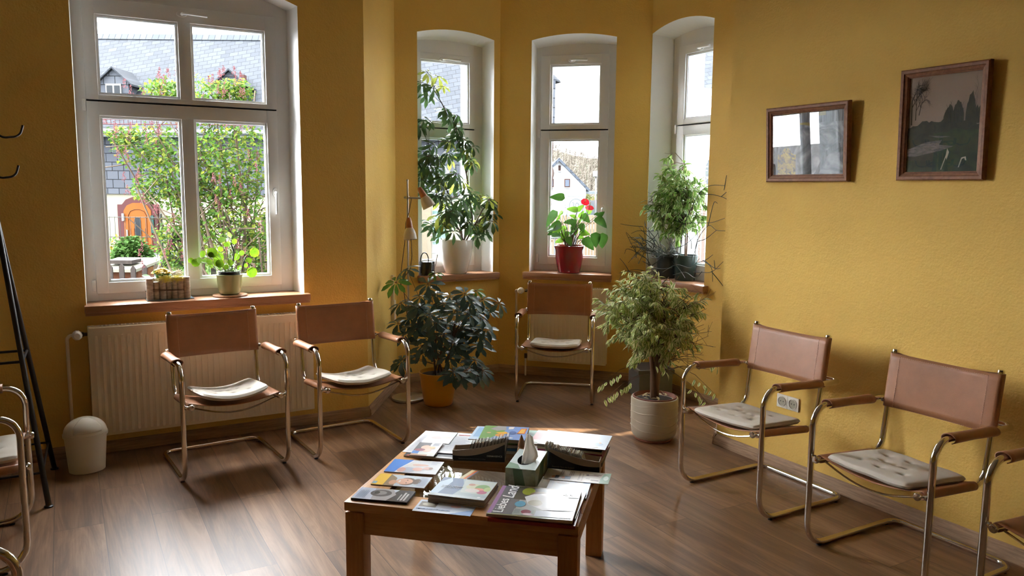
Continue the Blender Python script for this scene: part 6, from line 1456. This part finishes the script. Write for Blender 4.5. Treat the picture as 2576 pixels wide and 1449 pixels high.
e = empty('garden_shed', (0, 0, 0), 0, 'brown open woodshed with a shingled roof behind the lilac trunks', 'shed'); e.matrix_world = EXT
g = G(); g.box((-4.9, 14.5, .9), (-4.0, 15.6, .97)); g.prism([(14.4, .95), (15.0, 1.25), (15.6, .95)], -4.95, -3.95, 0); obj('shed_roof', g, mat('shed_shingles', (.13, .085, .06), .8), e, False)
for x in (-4.85, -4.1): g = G(); g.box((x, 14.6, GZ), (x+.08, 14.68, .95)); obj('shed_post', g, TWB, e, False)
g = G(); g.box((-4.8, 15.4, GZ), (-4.05, 15.45, .5)); obj('shed_back', g, mat('shed_red', (.22, .09, .05), .8), e, False)

# through the middle bay window: white gable house, forest hill, sign, board fence, slate oriel
e = empty('white_house', (0, 0, 0), 0, 'white gabled house with a dark roof edge, seen through the middle bay window', 'house'); e.matrix_world = EXT
EW = mat('white_render', (2.6, 2.65, 2.7), .8)
g = G(); g.prism([(.3, GZ), (3.85, GZ), (3.85, 1.62), (2.40, 3.05), (.3, .95)], 42, 50, 1); obj('gable_wall', g, EW, e, False)
g = G(); g.prism([(2.40, 3.05), (3.98, 1.48), (4.05, 1.58), (2.40, 3.22), (-.2, .62), (-.1, .5)], 41.7, 50.3, 1); obj('roof', g, brick_mat('grey_tiles', (.22, .26, .32), (.17, .2, .26), (.1, .11, .13), .5, .35, .02), e, False)
BRW = mat('brown_window_frame', (.22, .09, .06), .6); PBL = mat('pane_blue_blind', (.28, .34, .45), .3)
for (x0, x1, z0, z1) in ((2.70, 3.0, 1.70, 2.14), (1.75, 2.15, 1.70, 2.14), (2.38, 2.50, 2.56, 2.83)):
    g = G(); g.box((x0, 41.93, z0), (x1, 42.0, z1)); w_ = obj('window', g, BRW, e, False)
    g = G(); g.box((x0+.045, 41.9, z0+.05), (x1-.045, 41.935, z1-.05)); obj('pane', g, PBL if z1 < 2.5 else EWIN, w_, False)
    g = G(); g.box((x0-.04, 41.85, z0-.06), (x1+.04, 42.0, z0)); obj('sill', g, EWHT, w_, False)
HILL = mat('hill_undergrowth', (.19, .16, .11), .95, var=.35, vscale=.25)
g = G(); nx, ny = 40, 12
for j in range(ny+1):
    for i in range(nx+1):
        x = -30+2.2*i; y = 60+8*j; g.v.append((x, y, GZ+(j/ny)**1.1*10.5*(.9+.08*math.sin(x*.3)-.002*x)))
for j in range(ny):
    for i in range(nx): k = j*(nx+1)+i; g.f.append((k, k+1, k+nx+2, k+nx+1)); g.m.append(0)
struct(ext(obj('hillside', g, HILL, None)))
FT = [mat('bare_forest_tree', (.62, .54, .44), .9, var=.3, vscale=.6), mat('spruce_tree', (.26, .34, .19), .9, var=.3, vscale=.6), mat('spring_green_tree', (.32, .36, .12), .9)]
rnd = random.Random(77); g = G()
for k in range(1100):
    j = rnd.random()**.9; y = 62+96*j; x = rnd.uniform(2, 15)*y/110*1.0; zb_ = GZ+((y-60)/96)**1.1*10.5*(.9+.08*math.sin(x*.3)-.002*x)
    hh = rnd.uniform(1.3, 2.3); m = 0 if rnd.random() < .72 else 1
    if y < 74: m = 2; hh *= .5
    kk = len(g.v); g.v += [(x-.02, y, zb_), (x+.02, y, zb_), (x+.008, y, zb_+hh), (x-.008, y, zb_+hh)]; g.f.append((kk, kk+1, kk+2, kk+3)); g.m.append(0)
    for q in range(26):        # twigs and boughs
        t = rnd.uniform(.15, 1); ww = hh*(.20*math.sin(math.pi*min(1, t*.9+.1))+.02) if m != 1 else hh*.22*(1.03-t)
        bx = x+rnd.uniform(-.2, .2)*ww; bz = zb_+hh*t; dx = rnd.uniform(-1, 1)*ww; dz = (abs(dx)*rnd.uniform(.4, 2.2)+.1) if m != 1 else -abs(dx)*.5
        th = rnd.uniform(.015, .035) if m == 0 else rnd.uniform(.05, .12); by = y+rnd.uniform(-.3, .3)
        kk = len(g.v); g.v += [(bx, by, bz), (bx+th, by+.05, bz-.02), (bx+dx+th, by+.1, bz+dz*.6), (bx+dx, by, bz+dz*.6+.03)]; g.f.append((kk, kk+1, kk+2, kk+3)); g.m.append(m)
o = ext(obj('hill_forest', g, FT, None, False)); tag(o, 'wooded hill of bare and spruce trees behind the white house', 'forest', kind='stuff')
e = empty('road_sign', (0, 0, 0), 0, 'white square road sign reading 30 with grey strokes, behind the flamingo flower', 'road sign'); e.matrix_world = EXT
SW = mat('sign_white', (.62, .63, .64), .5); SG = mat('sign_grey', (.30, .32, .33), .5)
g = G(); g.bbox((1.36, 20, .91), (1.83, 20.02, 1.44), .02); sp = obj('sign_plate', g, SW, e)
g = G(); cxs, czs = 1.585, 1.20
for (ra, rb) in ((.145, .175),):
    n = 40
    for i in range(n):
        a, b_ = 2*math.pi*i/n, 2*math.pi*(i+1)/n; g.quad([(cxs+ra*math.cos(a), 19.995, czs+ra*math.sin(a)), (cxs+rb*math.cos(a), 19.995, czs+rb*math.sin(a)), (cxs+rb*math.cos(b_), 19.995, czs+rb*math.sin(b_)), (cxs+ra*math.cos(b_), 19.995, czs+ra*math.sin(b_))])
for k in range(4): d_ = .022*k; g.quad([(1.62+d_, 19.994, 1.22-d_), (1.626+d_, 19.994, 1.214-d_), (1.80+d_*.1+.006, 19.994, 1.404-d_*2), (1.80+d_*.1, 19.994, 1.41-d_*2)])
for (x0, x1, z0, z1) in ((1.37, 1.82, 1.425, 1.432), (1.37, 1.377, .92, 1.43), (1.813, 1.82, .92, 1.43)): g.box((x0, 19.99, z0), (x1, 19.996, z1))
obj('sign_print', g, SG, sp, False)
text_part('30', .20, sp, SG, None, 0, 'lettering', 0, .001, T=Matrix.Translation((1.465, 19.992, 1.135)) @ Matrix.Rotation(R(90), 4, 'X'))
g = G(); g.tube([(1.59, 20.05, GZ), (1.59, 20.05, 1.40)], .03, 8); obj('sign_post', g, SG, e)
e = empty('board_fence', (0, 0, 0), 0, 'low wooden board fence by the street, seen under the road sign', 'fence'); e.matrix_world = EXT
TANW = mat('tan_fence_wood', (.40, .30, .19), .8)
g = G()
for k in range(46): x = .4+.09*k; g.box((x, 24, GZ), (x+.07, 24.02, .82+.01*math.sin(k)))
obj('fence_boards', g, TANW, e, False)
for zz in (.55, .0): g = G(); g.box((.4, 24.02, zz), (4.5, 24.06, zz+.07)); obj('rail', g, TANW, e, False)
e = empty('handrail', (0, 0, 0), 0, 'short metal handrail in the street, lower left of the middle bay window', 'railing'); e.matrix_world = EXT
g = G(); g.tube([(.30, 9, 1.05), (.55, 9, 1.05)], .012, 8); 
for x in (.36, .48): g.tube([(x, 9, GZ), (x, 9, 1.05)], .010, 6)
obj('rail', g, SG, e)
e = empty('slate_oriel', (0, 0, 0), 0, 'narrow slate clad corner turret seen at the left of the middle bay window', 'turret'); e.matrix_world = EXT
g = G(); g.box((.5, 26, 3.55), (1.34, 27, 5.05)); obj('turret_wall', g, SLATEW, e, False)
g = G(); g.lathe([(.62, 0), (.60, .06), (.3, .35), (.02, .9), (0, .9)], c=(.92, 26.5, 5.05), n=8); obj('turret_roof', g, SLATE, e, False)
g = G(); g.box((.6, 26.1, GZ), (1.16, 27, 3.55)); obj('turret_shaft', g, EW, e, False)
g = G(); g.tube(smooth([(1.20, 25.5, 3.5), (1.22, 25.5, 2.9), (1.17, 25.5, 2.4), (1.26, 25.5, 2.1), (1.20, 25.5, 1.6), (1.2, 25.5, GZ)]), .055, 8); o = ext(obj('tree_trunk', g, mat('dark_trunk', (.22, .16, .14), .9), None)); tag(o, 'crooked dark tree trunk at the left edge of the middle bay window', 'tree')
e = empty('canopy_roof', (0, 0, 0), 0, 'pale flat roofed carport with a lamp post behind the white house', 'carport'); e.matrix_world = EXT
g = G(); g.box((4.0, 44, 1.35), (8, 48, 1.50)); g.box((4.0, 44, .2), (8, 44.2, 1.0)); obj('canopy', g, mat('pale_blue_canopy', (.50, .58, .62), .6), e, False)
g = G(); g.tube([(4.55, 43.8, GZ), (4.55, 43.8, 2.5)], .05, 6); g.box((4.4, 43.6, 2.3), (4.65, 44, 2.6)); obj('lamp_post', g, EWHT, e)

# through the left bay window: far bright yard with gate, pale pillar
e = empty('yard_gate', (0, 0, 0), 0, 'pale pillar and mesh gate seen low in the left bay window', 'gate'); e.matrix_world = EXT
g = G(); g.box((-1.62, 14, GZ), (-1.44, 14.2, 1.3)); obj('gate_pillar', g, mat('beige_pillar', (.45, .38, .27), .8), e, False)
g = G(); g.box((-1.42, 14.05, .60), (-1.18, 14.07, 1.2)); obj('gate_glass', g, mat('turquoise_glass', (.30, .48, .46), .3), e, False)
g = G()
for k in range(8): g.tube([(-1.15+.05*k, 14, .2), (-1.15+.05*k, 14, .66)], .005, 4)
for z_ in (.22, .45, .66): g.tube([(-1.42, 14, z_), (-.78, 14, z_)], .006, 4)
obj('gate_mesh', g, SG, e)
# through the right bay window
e = empty('corner_house', (0, 0, 0), 0, 'white house with a grey roof edge seen through the right bay window', 'house'); e.matrix_world = EXT
g = G(); g.box((7.0, 30, GZ), (14, 36, 5.25)); obj('house_wall', g, EW, e, False)
g = G(); g.prism([(29.5, 5.2), (33, 7.4), (36.5, 5.2)], 6.9, 14.2, 0); obj('roof', g, SLATE, e, False)
g = G(); g.box((6.9, 29.45, 5.1), (14.2, 29.6, 5.3)); obj('gutter', g, SG, e, False)
g = G(); g.box((7.1, 29.9, 1.75), (8.0, 30, 2.85)); w_ = obj('window', g, EWHT, e, False)
g = G(); g.box((7.2, 29.88, 1.85), (7.9, 29.92, 2.75)); obj('pane', g, mat('grey_pane', (.25, .28, .30), .3), w_, False)
e = empty('board_fence', (0, 0, 0), 0, 'pinkish board fence low in the right bay window', 'fence'); e.matrix_world = EXT
g = G()
for k in range(12): g.box((4.9+.12*k, 22, GZ), (4.99+.12*k, 22.03, 1.3))
obj('fence_boards', g, mat('pinkish_boards', (.45, .33, .28), .8), e, False)
